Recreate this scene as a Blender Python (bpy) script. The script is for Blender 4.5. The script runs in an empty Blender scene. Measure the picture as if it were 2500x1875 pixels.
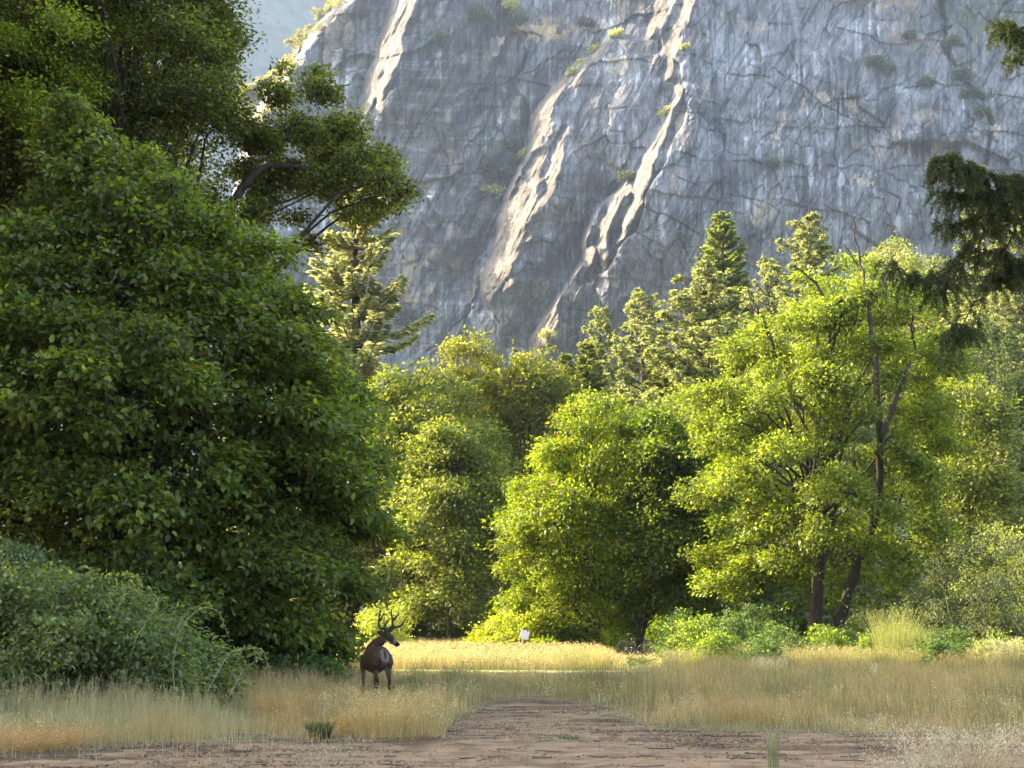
import bpy, math, random
import numpy as np
R = math.radians
random.seed(7)
# ------------------------------------------------------------------ camera, world, sun, exposure
SC = bpy.context.scene
COL = SC.collection
F = 3472.0                      # focal length in photograph pixels (2500 wide)
PITCH = math.atan(574.5 / F)
CAMH = 1.6
cam = bpy.data.cameras.new('camera')
cam.sensor_width = 36.0
cam.lens = 36.0 * F / 2500.0
cam.clip_start = 0.1
cam.clip_end = 9000.0
camo = bpy.data.objects.new('camera', cam)
camo.location = (0, 0, CAMH)
camo.rotation_euler = (math.pi / 2 + PITCH, 0, 0)
COL.objects.link(camo)
SC.camera = camo

SUN_EL, SUN_AZ = 33.0, 72.0     # azimuth: degrees to the left of the view direction
sdir = np.array([-math.sin(R(SUN_AZ)) * math.cos(R(SUN_EL)), math.cos(R(SUN_AZ)) * math.cos(R(SUN_EL)), math.sin(R(SUN_EL))])
w = bpy.data.worlds.new('World')
SC.world = w
w.use_nodes = True
nt = w.node_tree
sky = nt.nodes.new('ShaderNodeTexSky')
sky.sky_type = 'NISHITA'
sky.sun_disc = False
sky.sun_elevation = R(SUN_EL)
sky.sun_rotation = R(-SUN_AZ)
sky.air_density = 1.0
sky.dust_density = 4.0
sky.ozone_density = 0.4
nt.links.new(sky.outputs[0], nt.nodes['Background'].inputs[0])
nt.nodes['Background'].inputs[1].default_value = 0.15
sl = bpy.data.lights.new('sun', 'SUN')
sl.energy = 5.0
sl.angle = R(0.6)
sl.color = (1.0, 0.84, 0.62)
so = bpy.data.objects.new('sun', sl)
so.rotation_euler = (math.pi / 2 - R(SUN_EL), 0, R(SUN_AZ) + math.pi)
so.rotation_euler = (R(90 - SUN_EL), 0, R(-(180 - SUN_AZ)) )
import mathutils
so.rotation_euler = mathutils.Vector(sdir).to_track_quat('Z', 'Y').to_euler()
COL.objects.link(so)
SC.view_settings.view_transform = 'Standard'
SC.view_settings.look = 'None'
SC.view_settings.gamma = 1.0
SC.view_settings.exposure = 2.6
SC.cycles.max_bounces = 6
SC.cycles.diffuse_bounces = 3
SC.cycles.transmission_bounces = 4
SC.cycles.glossy_bounces = 1
SC.cycles.volume_bounces = 0
SC.cycles.transparent_max_bounces = 4

# ------------------------------------------------------------------ helpers
cp, sp = math.cos(PITCH), math.sin(PITCH)
def P(px, py, d):
    """world point of a photograph pixel at depth d (arrays welcome)"""
    vx = (np.asarray(px, float) - 1250.0) / F
    vz = (937.5 - np.asarray(py, float)) / F
    dy = cp - vz * sp
    dz = sp + vz * cp
    t = d / dy
    return np.stack(np.broadcast_arrays(vx * t, np.asarray(d, float) + 0 * t, CAMH + dz * t), -1)
def pix(x, y, z):
    x, y, z = (np.asarray(a, float) for a in (x, y, z))
    zz = z - CAMH
    f = y * cp + zz * sp
    u = -y * sp + zz * cp
    return 1250.0 + F * x / f, 937.5 - F * u / f
def G(px, d):
    """ground point seen under pixel column px at depth d"""
    a = math.atan(CAMH / d)
    vz = -math.tan(PITCH + a)
    dy = cp - vz * sp
    return np.array([(px - 1250.0) / F * d / dy, d, 0.0])
def hsh(ix, iy, s):
    v = np.sin(ix * 127.1 + iy * 311.7 + s * 74.7) * 43758.5453
    return v - np.floor(v)
def vn(x, y, s=0.0):
    ix, iy = np.floor(x), np.floor(y)
    fx, fy = x - ix, y - iy
    fx = fx * fx * (3 - 2 * fx); fy = fy * fy * (3 - 2 * fy)
    a = hsh(ix, iy, s); b = hsh(ix + 1, iy, s); c = hsh(ix, iy + 1, s); d = hsh(ix + 1, iy + 1, s)
    return (a * (1 - fx) + b * fx) * (1 - fy) + (c * (1 - fx) + d * fx) * fy
def fbm(x, y, s=0.0, o=4, g=0.5):
    t = 0.0; a = 1.0; n = 0.0
    for k in range(o):
        t = t + a * vn(x * 2 ** k + 13.7 * k, y * 2 ** k + 7.1 * k, s + k); n += a; a *= g
    return t / n
def ridge(x, y, s=0.0, o=4, g=0.5):
    t = 0.0; a = 1.0; n = 0.0
    for k in range(o):
        t = t + a * (1 - np.abs(2 * vn(x * 2 ** k + 3.7 * k, y * 2 ** k + 9.1 * k, s + k) - 1)); n += a; a *= g
    return t / n
def sstep(a, b, x):
    t = np.clip((x - a) / (b - a), 0, 1)
    return t * t * (3 - 2 * t)
def worley(x, y, s):
    ix, iy = np.floor(x), np.floor(y)
    best = np.full(x.shape, 1e9); sec = np.full(x.shape, 1e9)
    rid = np.zeros(x.shape); ox = np.zeros(x.shape); oy = np.zeros(x.shape)
    for i in (-1, 0, 1):
        for j in (-1, 0, 1):
            cx = ix + i; cy = iy + j
            qx = cx + hsh(cx, cy, s); qy = cy + hsh(cx, cy, s + 3.3)
            d = (x - qx) ** 2 + (y - qy) ** 2
            m = d < best
            sec = np.where(m, best, np.minimum(sec, d))
            best = np.where(m, d, best)
            rid = np.where(m, hsh(cx, cy, s + 6.1), rid)
            ox = np.where(m, x - qx, ox); oy = np.where(m, y - qy, oy)
    return rid, ox, oy, np.sqrt(sec) - np.sqrt(best)
def segd(px, py, pts):
    best = np.full(px.shape, 1e9)
    for (x0, y0), (x1, y1) in zip(pts[:-1], pts[1:]):
        dx, dy = x1 - x0, y1 - y0
        t = np.clip(((px - x0) * dx + (py - y0) * dy) / (dx * dx + dy * dy), 0, 1)
        best = np.minimum(best, np.hypot(px - x0 - t * dx, py - y0 - t * dy))
    return best
def inpoly(px, py, poly):
    ins = np.zeros(px.shape, bool)
    n = len(poly)
    for i in range(n):
        x0, y0 = poly[i]; x1, y1 = poly[(i + 1) % n]
        if y0 == y1: continue
        c = ((y0 > py) != (y1 > py)) & (px < (x1 - x0) * (py - y0) / (y1 - y0) + x0)
        ins ^= c
    return ins
def norm(v):
    return v / np.maximum(np.linalg.norm(v, axis=-1, keepdims=True), 1e-9)

def mesh_np(name, V, Q=None, T=None, col=None, smooth=False):
    me = bpy.data.meshes.new(name)
    V = np.ascontiguousarray(V, np.float32)
    Q = np.zeros((0, 4), np.int32) if Q is None else np.asarray(Q, np.int32)
    T = np.zeros((0, 3), np.int32) if T is None else np.asarray(T, np.int32)
    me.vertices.add(len(V)); me.vertices.foreach_set('co', V.ravel())
    li = np.concatenate([Q.ravel(), T.ravel()])
    me.loops.add(len(li)); me.loops.foreach_set('vertex_index', li)
    st = np.concatenate([np.arange(len(Q)) * 4, len(Q) * 4 + np.arange(len(T)) * 3]).astype(np.int32)
    me.polygons.add(len(st)); me.polygons.foreach_set('loop_start', st)
    if smooth:
        me.polygons.foreach_set('use_smooth', np.ones(len(st), bool))
    if col is not None:
        c = np.ones((len(V), 4), np.float32); c[:, :3] = col
        at = me.color_attributes.new('Col', 'FLOAT_COLOR', 'POINT')
        at.data.foreach_set('color', c.ravel())
    me.update(calc_edges=True)
    return me
def obj(name, me, mat=None, parent=None, loc=None):
    o = bpy.data.objects.new(name, me)
    if mat is not None and me is not None and len(me.materials) == 0:
        me.materials.append(mat)
    COL.objects.link(o)
    if parent is not None: o.parent = parent
    if loc is not None: o.location = tuple(float(a) for a in loc)
    return o
def tag(o, label=None, cat=None, group=None, kind=None):
    if label: o['label'] = label
    if cat: o['category'] = cat
    if group: o['group'] = group
    if kind: o['kind'] = kind
    return o
def thing(name, label, cat, loc, rz=0.0, group=None, sc=1.0):
    o = obj(name, None, loc=loc)
    o.rotation_euler = (0, 0, rz); o.scale = (sc, sc, sc)
    return tag(o, label, cat, group)

class MB:
    """collects tubes and patches, then becomes one mesh"""
    def __init__(s): s.V = []; s.Q = []; s.T = []; s.C = []; s.n = 0
    def add(s, V, Q=None, T=None, col=None):
        V = np.asarray(V, float)
        s.V.append(V)
        if Q is not None: s.Q.append(np.asarray(Q) + s.n)
        if T is not None: s.T.append(np.asarray(T) + s.n)
        if col is not None: s.C.append(np.broadcast_to(np.asarray(col, float), V.shape))
        s.n += len(V)
    def tube(s, pts, rad, n=7, col=None, cap=True, closed=False, rough=0.0, rng=None):
        pts = np.asarray(pts, float); m = len(pts)
        rad = np.broadcast_to(np.asarray(rad, float), (m,))
        if closed:
            tan = np.roll(pts, -1, 0) - np.roll(pts, 1, 0)
        else:
            tan = np.gradient(pts, axis=0)
        tan = norm(tan)
        ref = np.array([0, 0, 1.0]) if abs(tan[:, 2]).mean() < 0.8 else np.array([0, 1.0, 0])
        a = norm(np.cross(tan, ref)); b = np.cross(tan, a)
        th = np.arange(n) * 2 * math.pi / n
        rr = rad[:, None, None] * np.ones((1, n, 1))
        if rough and rng is not None:
            rr = rr * (1 + rough * rng.uniform(-1, 1, (m, n, 1)))
        V = pts[:, None, :] + rr * (a[:, None, :] * np.cos(th)[None, :, None] + b[:, None, :] * np.sin(th)[None, :, None])
        i = np.arange(m if closed else m - 1)[:, None]; j = np.arange(n)[None, :]
        i2 = (i + 1) % m
        Q = np.stack([i * n + j, i * n + (j + 1) % n, i2 * n + (j + 1) % n, i2 * n + j], -1).reshape(-1, 4)
        V = V.reshape(-1, 3)
        T = None
        if cap and not closed:
            V = np.vstack([V, pts[0], pts[-1]])
            j = np.arange(n)
            T = np.vstack([np.stack([(j + 1) % n, j, np.full(n, m * n)], -1),
                           np.stack([(m - 1) * n + j, (m - 1) * n + (j + 1) % n, np.full(n, m * n + 1)], -1)])
        s.add(V, Q, T, col)
    def box(s, c, d, rot=None, col=None):
        c = np.asarray(c, float); d = np.asarray(d, float) / 2
        V = np.array([[x, y, z] for x in (-1, 1) for y in (-1, 1) for z in (-1, 1)], float) * d
        if rot is not None: V = V @ np.asarray(rot).T
        Q = [[0, 1, 3, 2], [4, 6, 7, 5], [0, 4, 5, 1], [2, 3, 7, 6], [0, 2, 6, 4], [1, 5, 7, 3]]
        s.add(V + c, Q, None, col)
    def mesh(s, name, smooth=True):
        return mesh_np(name, np.vstack(s.V), np.vstack(s.Q) if s.Q else None, np.vstack(s.T) if s.T else None,
                       np.vstack(s.C) if s.C else None, smooth)

def leaf_geo(C, A, N, L, W, full=True, fold=0.12):
    """leaf blades: centres/base C, axis A, normal N, length L, width W"""
    A = norm(A); B = norm(np.cross(A, N)); N = np.cross(B, A)
    L = np.broadcast_to(np.asarray(L, float), (len(C),))[:, None]
    W = np.broadcast_to(np.asarray(W, float), (len(C),))[:, None]
    if full:
        droop = -N * L * 0.12
        V = np.stack([C, C + A * L * .3 + B * W * .5 + N * W * fold, C + A * L * .68 + B * W * .42 + N * W * fold,
                      C + A * L + droop, C + A * L * .68 - B * W * .42 + N * W * fold, C + A * L * .3 - B * W * .5 + N * W * fold], 1)
        k = np.arange(len(C))[:, None] * 6
        Q = np.concatenate([k + np.array([0, 1, 2, 3]), k + np.array([0, 3, 4, 5])])
        return V.reshape(-1, 3), Q, 6
    V = np.stack([C, C + A * L * .5 + B * W * .5 + N * W * fold, C + A * L, C + A * L * .5 - B * W * .5 + N * W * fold], 1)
    Q = np.arange(len(C) * 4).reshape(-1, 4)
    return V.reshape(-1, 3), Q, 4

# ------------------------------------------------------------------ materials
def newmat(name):
    m = bpy.data.materials.new(name); m.use_nodes = True
    n = m.node_tree
    for x in list(n.nodes): n.nodes.remove(x)
    out = n.nodes.new('ShaderNodeOutputMaterial')
    return m, n, out
def leafmat(name, trans=0.45, tint=(1.25, 1.25, 0.5), rough=0.45, spec=0.35):
    m, n, out = newmat(name)
    at = n.nodes.new('ShaderNodeAttribute'); at.attribute_name = 'Col'
    pr = n.nodes.new('ShaderNodeBsdfPrincipled'); pr.inputs['Roughness'].default_value = rough
    pr.inputs['Specular IOR Level'].default_value = spec
    tr = n.nodes.new('ShaderNodeBsdfTranslucent')
    mu = n.nodes.new('ShaderNodeMixRGB'); mu.blend_type = 'MULTIPLY'; mu.inputs[0].default_value = 1
    mu.inputs[2].default_value = (*tint, 1)
    mx = n.nodes.new('ShaderNodeMixShader'); mx.inputs[0].default_value = trans
    n.links.new(at.outputs['Color'], pr.inputs['Base Color'])
    n.links.new(at.outputs['Color'], mu.inputs[1]); n.links.new(mu.outputs[0], tr.inputs[0])
    n.links.new(pr.outputs[0], mx.inputs[1]); n.links.new(tr.outputs[0], mx.inputs[2])
    n.links.new(mx.outputs[0], out.inputs[0])
    return m
def colmat(name, rough=0.9, spec=0.2, nscale=None, namt=0.5, bump=0.0, bscale=40.0, bdist=0.02, stretch=(1, 1, 1)):
    """attribute colour broken up by object-space noise, with bump"""
    m, n, out = newmat(name)
    at = n.nodes.new('ShaderNodeAttribute'); at.attribute_name = 'Col'
    pr = n.nodes.new('ShaderNodeBsdfPrincipled'); pr.inputs['Roughness'].default_value = rough
    pr.inputs['Specular IOR Level'].default_value = spec
    tc = n.nodes.new('ShaderNodeTexCoord'); mp = n.nodes.new('ShaderNodeMapping'); mp.inputs['Scale'].default_value = stretch
    n.links.new(tc.outputs['Object'], mp.inputs[0])
    last = at.outputs['Color']
    if nscale:
        no = n.nodes.new('ShaderNodeTexNoise'); no.inputs['Scale'].default_value = nscale; no.inputs['Detail'].default_value = 6
        no.inputs['Roughness'].default_value = 0.65
        n.links.new(mp.outputs[0], no.inputs['Vector'])
        mr = n.nodes.new('ShaderNodeMapRange'); mr.inputs[1].default_value = .3; mr.inputs[2].default_value = .7
        mr.inputs[3].default_value = 1 - namt; mr.inputs[4].default_value = 1 + namt
        n.links.new(no.outputs[0], mr.inputs[0])
        vm = n.nodes.new('ShaderNodeVectorMath'); vm.operation = 'SCALE'
        n.links.new(last, vm.inputs[0]); n.links.new(mr.outputs[0], vm.inputs['Scale'])
        last = vm.outputs[0]
    n.links.new(last, pr.inputs['Base Color'])
    if bump:
        nb = n.nodes.new('ShaderNodeTexNoise'); nb.inputs['Scale'].default_value = bscale; nb.inputs['Detail'].default_value = 5
        n.links.new(mp.outputs[0], nb.inputs['Vector'])
        bp = n.nodes.new('ShaderNodeBump'); bp.inputs['Strength'].default_value = bump; bp.inputs['Distance'].default_value = bdist
        n.links.new(nb.outputs[0], bp.inputs['Height']); n.links.new(bp.outputs[0], pr.inputs['Normal'])
    n.links.new(pr.outputs[0], out.inputs[0])
    return m
def plain(name, c, rough=0.5, metal=0.0, nscale=30.0, namt=0.15):
    m, n, out = newmat(name)
    pr = n.nodes.new('ShaderNodeBsdfPrincipled'); pr.inputs['Roughness'].default_value = rough; pr.inputs['Metallic'].default_value = metal
    tc = n.nodes.new('ShaderNodeTexCoord'); no = n.nodes.new('ShaderNodeTexNoise'); no.inputs['Scale'].default_value = nscale
    no.inputs['Detail'].default_value = 5
    n.links.new(tc.outputs['Object'], no.inputs['Vector'])
    mx = n.nodes.new('ShaderNodeMixRGB'); mx.inputs[1].default_value = (*[a * (1 - namt) for a in c], 1); mx.inputs[2].default_value = (*[min(1, a * (1 + namt)) for a in c], 1)
    n.links.new(no.outputs[0], mx.inputs[0]); n.links.new(mx.outputs[0], pr.inputs['Base Color'])
    n.links.new(pr.outputs[0], out.inputs[0])
    return m

M_LEAF = leafmat('broad_leaf', 0.55, (1.35, 1.40, .35))
M_NEEDLE = leafmat('needle', 0.45, (1.3, 1.25, 0.6), 0.5, 0.3)
M_GRASS = leafmat('grass_blade', 0.4, (1.15, 1.05, 0.7), 0.6, 0.2)
M_BARK = colmat('bark', 0.95, 0.1, 6.0, 0.45, 0.6, 14.0, 0.04, (1, 1, .25))
def rockmat():
    m, n, out = newmat('granite')
    N = n.nodes.new; Lk = n.links.new
    at = N('ShaderNodeAttribute'); at.attribute_name = 'Col'
    pr = N('ShaderNodeBsdfPrincipled'); pr.inputs['Roughness'].default_value = .9; pr.inputs['Specular IOR Level'].default_value = .2
    tc = N('ShaderNodeTexCoord')
    def mapn(scale, rot=(0, 0, 0)):
        mp = N('ShaderNodeMapping'); mp.inputs['Scale'].default_value = scale; mp.inputs['Rotation'].default_value = rot
        Lk(tc.outputs['Object'], mp.inputs[0]); return mp.outputs[0]
    def noise(vec, sc, det=6, ro=.6):
        q = N('ShaderNodeTexNoise'); q.inputs['Scale'].default_value = sc; q.inputs['Detail'].default_value = det; q.inputs['Roughness'].default_value = ro
        Lk(vec, q.inputs['Vector']); return q.outputs[0]
    def rng_(v, a, b, c, d):
        q = N('ShaderNodeMapRange'); 
        for i, x in enumerate((a, b, c, d)): q.inputs[i + 1].default_value = x
        Lk(v, q.inputs[0]); return q.outputs[0]
    def mul(a, b):
        q = N('ShaderNodeMath'); q.operation = 'MULTIPLY'; Lk(a, q.inputs[0]); Lk(b, q.inputs[1]); return q.outputs[0]
    st = rng_(noise(mapn((1.4, .5, .05)), 1.0, 5, .65), .42, .60, 0.84, 1.10)
    gr = rng_(noise(mapn((1, 1, 1)), 1.6, 5, .7), .3, .7, .72, 1.25)
    bl = rng_(noise(mapn((.10, .1, .05)), 1.0, 4, .6), .42, .58, .80, 1.15)
    vo = N('ShaderNodeTexVoronoi'); vo.feature = 'DISTANCE_TO_EDGE'; vo.inputs['Scale'].default_value = 1.0
    wv = N('ShaderNodeVectorMath'); wv.operation = 'ADD'
    no2 = N('ShaderNodeTexNoise'); no2.inputs['Scale'].default_value = .25; no2.inputs['Detail'].default_value = 4; Lk(tc.outputs['Object'], no2.inputs['Vector'])
    Lk(mapn((.20, .05, .045), (0, R(24), 0)), wv.inputs[0]); Lk(no2.outputs['Color'], wv.inputs[1]); Lk(wv.outputs[0], vo.inputs['Vector'])
    ck = rng_(vo.outputs['Distance'], .0, .03, 0.80, 1.0)
    t = mul(mul(st, gr), mul(bl, ck))
    vm = N('ShaderNodeVectorMath'); vm.operation = 'SCALE'; Lk(at.outputs['Color'], vm.inputs[0]); Lk(t, vm.inputs['Scale'])
    Lk(vm.outputs[0], pr.inputs['Base Color'])
    ad = N('ShaderNodeMath'); ad.operation = 'ADD'; Lk(noise(mapn((1, 1, .7), (0, R(20), 0)), .45, 8, .62), ad.inputs[0]); Lk(rng_(vo.outputs['Distance'], 0, .06, 0, .35), ad.inputs[1])
    bp = N('ShaderNodeBump'); bp.inputs['Strength'].default_value = .7; bp.inputs['Distance'].default_value = 2.0
    Lk(ad.outputs[0], bp.inputs['Height']); Lk(bp.outputs[0], pr.inputs['Normal'])
    Lk(pr.outputs[0], out.inputs[0])
    return m
M_ROCK = rockmat()
M_HILL = colmat('forested_slope', 1.0, 0.0, 0.05, 0.4)
M_SOIL = colmat('soil', 1.0, 0.1, 3.0, 0.30, 0.9, 9.0, 0.05)

# ------------------------------------------------------------------ broadleaf trees
def rows_to(rows, d):
    rows = sorted(rows, key=lambda r: -r[0])          # bottom first
    z, xl, xr = [], [], []
    for py, l, r in rows:
        a = P(l, py, d); b = P(r, py, d)
        z.append(a[2]); xl.append(a[0]); xr.append(b[0])
    return np.array(z), np.array(xl), np.array(xr)
def pal_cols(rng, n, pal, clump=None):
    """leaf colours: blend of palette entries with their weights"""
    cs = np.array([p[:3] for p in pal]); wts = np.array([p[3] for p in pal], float); wts /= wts.sum()
    k = rng.choice(len(pal), n, p=wts)
    c = cs[k] * (1 + 0.25 * rng.standard_normal((n, 1))).clip(.45, 1.7)
    return c
def crown_pts(rng, rows, d, nb, ntw, nl, br, flat=0.55, shell=(0.55, 0.95), depth=1.0, fill=0.15, tw=0.25, droop=0.3, extra=(), exw=1.0):
    z, xl, xr = rows_to(rows, d)
    zz = np.linspace(z[0], z[-1], 200)
    Rz = np.interp(zz, z, (xr - xl) / 2); Xc = np.interp(zz, z, (xr + xl) / 2)
    pz = Rz + 0.02 * Rz.max(); pz /= pz.sum()
    def samp(n, sh):
        k = rng.choice(200, n, p=pz)
        th = rng.uniform(0, 2 * math.pi, n)
        rho = sh[0] + (sh[1] - sh[0]) * rng.uniform(0, 1, n) ** 0.6
        r = Rz[k] * rho
        return np.stack([Xc[k] + r * np.cos(th), d + depth * r * np.sin(th), zz[k]], -1), np.stack([np.cos(th), np.sin(th), 0 * th], -1), Rz[k]
    B, O, RB = samp(nb, shell)
    brs = br * rng.uniform(0.65, 1.35, nb) * np.clip(RB / Rz.max() * 1.3, 0.35, 1)
    if extra:
        EB = np.array([P(a, b_, d + dd) for a, b_, r, dd in extra]); er = np.array([r / F * d for a, b_, r, dd in extra])
        ax = np.array([np.interp(q, zz, Xc) for q in EB[:, 2]])
        EO = norm(np.stack([EB[:, 0] - ax, EB[:, 1] - d, 0 * ax], -1))
        B = np.vstack([B, EB]); O = np.vstack([O, EO]); brs = np.concatenate([brs, er]); nb0 = nb; nb = len(B)
    # twigs
    bw = brs ** 2
    if extra: bw[nb0:] *= exw
    kb = rng.choice(nb, ntw, p=bw / bw.sum())
    u = norm(rng.standard_normal((ntw, 3))); rr = rng.uniform(0, 1, (ntw, 1)) ** 0.42
    off = u * rr * brs[kb][:, None]
    off[:, 2] *= flat
    off[:, 2] -= droop * (off[:, 0] * O[kb][:, 0] + off[:, 1] * O[kb][:, 1]).clip(-1, None)
    Tw = B[kb] + off; To = O[kb] + 0.6 * u
    nf = int(fill * ntw)
    if nf:
        fB, fO, _ = samp(nf, (0.0, 0.85))
        Tw[:nf] = fB; To[:nf] = fO
    ise = np.zeros(ntw, bool)
    if extra: ise = kb >= nb0; ise[:nf] = False
    # keep inside the outline
    T0 = Tw.copy()
    zt = Tw[:, 2].clip(zz[0] - .3, zz[-1] + .15); Tw[:, 2] = zt
    rc = np.interp(zt, zz, Rz) * 1.04 + .1; xc = np.interp(zt, zz, Xc)
    q = np.hypot(Tw[:, 0] - xc, (Tw[:, 1] - d) / depth)
    rc = rc * rng.uniform(.74, 1.14, nb)[kb]
    f = np.minimum(1, rc / np.maximum(q, 1e-6) * rng.uniform(0.9, 1.03, len(q)))
    Tw[:, 0] = xc + (Tw[:, 0] - xc) * f; Tw[:, 1] = d + (Tw[:, 1] - d) * f
    sp_ = rng.uniform(0, 1, ntw) < .10
    Tw[sp_] += To[sp_] * rng.uniform(.1, .5, (sp_.sum(), 1)) * min(1, br) * np.array([1, 1, .8])
    Tw[ise] = T0[ise]
    kt = np.repeat(np.arange(ntw), nl)
    C = Tw[kt] + rng.standard_normal((len(kt), 3)) * tw * np.array([1, 1, .6])
    global BTONE
    BTONE = (1 + .22 * rng.uniform(-1, 1, nb))[kb][kt]
    return B, Tw, kt, C, To
def leaves_mesh(rng, kt, C, To, L, pal, full, asp=0.55, up=0.9, seedv=0):
    n = len(C)
    A = norm(To[kt] * 0.8 + rng.standard_normal((n, 3)) * 0.7 + np.array([0, 0, -0.35]))
    N = norm(np.array([0, 0, 1.0]) * up + To[kt] * 0.35 + rng.standard_normal((n, 3)) * 0.45)
    Ls = L * rng.uniform(0.7, 1.3, n)
    V, Q, k = leaf_geo(C, A, N, Ls, Ls * asp, full)
    cl = 1 + 0.30 * (rng.uniform(-1, 1, kt.max() + 1))[kt] 
    col = pal_cols(rng, n, pal) * cl[:, None]
    return V, Q, np.repeat(col, k, 0)
BARK_C = np.array([0.055, 0.045, 0.036])
def limbs(rng, mb, base, B, Rt, nlimb, zfork, wig=0.06, bark=BARK_C, stems=None, twigs=None):
    base = np.asarray(base, float)
    top = B[np.argsort(-B[:, 2])[:3]].mean(0); top[:2] = .35 * top[:2] + .65 * B[:, :2].mean(0)
    stems = stems or [(0.0, 0.0, 1.0)]
    for sx, sy, sr in stems:
        T = np.linspace(0, 1, 12)[:, None]
        tp = top * [1, 1, .9] + np.array([sx * 3, sy * 3, 0]) * .9
        pts = base + (tp - base) * T
        pts[:, 0] += sx * np.sin(T[:, 0] * 2.2) + wig * np.sin(T[:, 0] * 7 + sx * 9) * 2 * T[:, 0]
        pts[:, 1] += sy * np.sin(T[:, 0] * 2.2)
        pts[:, :2] += rng.normal(0, wig, (12, 2)) * T
        rad = Rt * sr * (1 - 0.88 * T[:, 0]); rad[0] *= 1.45
        mb.tube(pts, rad, 10, bark, rough=.08, rng=rng)
        idx = rng.permutation(len(B))[:nlimb]
        for i in idx:
            b = B[i]
            t0 = np.clip((b[2] - base[2]) / max(tp[2] - base[2], .1) * rng.uniform(.45, .75), zfork, .85)
            k = t0 * 11; k0 = int(k); s = pts[k0] + (pts[min(k0 + 1, 11)] - pts[k0]) * (k - k0)
            u = np.linspace(0, 1, 8)[:, None]
            c = s + (b - s) * u; c[:, 2] += np.sin(u[:, 0] * math.pi) * 0.08 * np.linalg.norm(b - s)
            c[1:-1] += rng.normal(0, .04 * np.linalg.norm(b - s) / 2, (6, 3))
            r0 = rad[k0] * rng.uniform(.35, .55)
            mb.tube(c, r0 * (1 - .85 * u[:, 0]), 6, bark)
            if twigs is not None:
                near = np.argsort(((twigs - b) ** 2).sum(1))[:60]
                for j in rng.permutation(near)[:7]:
                    q = np.linspace(0, 1, 4)[:, None]
                    mb.tube(b + (twigs[j] - b) * q + rng.normal(0, .03, (4, 3)), r0 * .25 * (1 - .7 * q[:, 0]) + .004, 4, bark)
TREEMESH = {}
def broadleaf(name, label, cat, px, d, rows, L, nb, ntw, nl, br, pal, Rt, seed, full=False, nlimb=14, zfork=.25, group=None, stems=None,
              mat=None, bark=BARK_C, extra=(), asp=.55, up=.9, custom=None, **kw):
    rng = np.random.default_rng(seed)
    base = G(px, d)
    if extra: kw['extra'] = extra
    B, Tw, kt, C, To = crown_pts(rng, rows, d, nb, ntw, nl, br, **kw)
    V, Q, c = leaves_mesh(rng, kt, C, To, L, pal, full, asp, up)
    c = c * np.repeat(BTONE, len(c) // len(BTONE))[:, None]
    e = thing(name, label, cat, base, group=group)
    V = V - base
    V[:, 2] = np.maximum(V[:, 2], 0.02)
    obj('crown', mesh_np('crown', V, Q, None, c), mat or M_LEAF, e)
    mb = MB()
    if custom:
        for pts, r0, r1 in custom:
            q = np.array([P(a, b_, d + dd) for a, b_, dd in pts]); u = np.linspace(0, len(q) - 1, len(q) * 4)
            q2 = np.stack([np.interp(u, range(len(q)), q[:, i]) for i in range(3)], -1)
            q2[1:-1] = .5 * q2[1:-1] + .25 * (q2[:-2] + q2[2:]); q2[1:-1, :2] += rng.normal(0, .035, (len(q2) - 2, 2))
            if abs(q2[0, 2]) < .5: q2[0, 2] = -.1
            rr = np.linspace(r0, r1, len(q2)); 
            if r0 > .15: rr[0] *= 1.4; rr[1] *= 1.15
            mb.tube(q2, rr, 9, bark, rough=.1, rng=rng)
    limbs(rng, mb, base + np.array([0, 0, -.1]), B, Rt, nlimb, zfork, bark=bark, stems=stems, twigs=Tw)
    tm = mb.mesh('trunk')
    a = np.empty(len(tm.vertices) * 3, np.float32); tm.vertices.foreach_get('co', a)
    a = a.reshape(-1, 3) - base.astype(np.float32); tm.vertices.foreach_set('co', a.ravel())
    obj('trunk', tm, M_BARK, e)
    return e
def copy_tree(src, name, label, cat, loc, rz, sc, group=None):
    r = src.copy(); COL.objects.link(r); r.name = name
    r.location = tuple(float(a) for a in loc); r.rotation_euler = (0, 0, rz)
    r.scale = sc if hasattr(sc, '__len__') else (sc, sc, sc)
    tag(r, label, cat)
    if group: r['group'] = group
    elif 'group' in r: del r['group']
    for ch in list(src.children):
        c = ch.copy(); COL.objects.link(c); c.parent = r
    return r
# ------------------------------------------------------------------ ground, dirt, far terrain
DIRT_EDGE = [(-900, 1850), (0, 1840), (180, 1832), (350, 1824), (700, 1806), (1000, 1804), (1090, 1780), (1140, 1745), (1190, 1716),
             (1240, 1708), (1300, 1706), (1400, 1712), (1470, 1728), (1540, 1755), (1620, 1782), (1900, 1790), (2300, 1796), (2900, 1800)]
def dirtness(x, y):
    u, v = pix(x, y, 0 * x)
    e = np.interp(u, [p[0] for p in DIRT_EDGE], [p[1] for p in DIRT_EDGE])
    k = 14 * (fbm(x * 1.2, y * 1.2, 3) - .5) * 2 + 8 * (fbm(x * 5, y * 5, 4) - .5)
    v = np.where(y < 4, 4000, v)
    return (v + k - e)          # > 0 : bare dirt (photograph pixels past the edge)
def gz(x, y):
    near = np.exp(-((y - 20) / 60) ** 2)
    return (0.10 * (fbm(x * .25, y * .25, 1) - .5) + 0.035 * (fbm(x * 1.3, y * 1.3, 2) - .5) + 0.012 * (fbm(x * 6, y * 6, 5, 2) - .5)) * near
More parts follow.
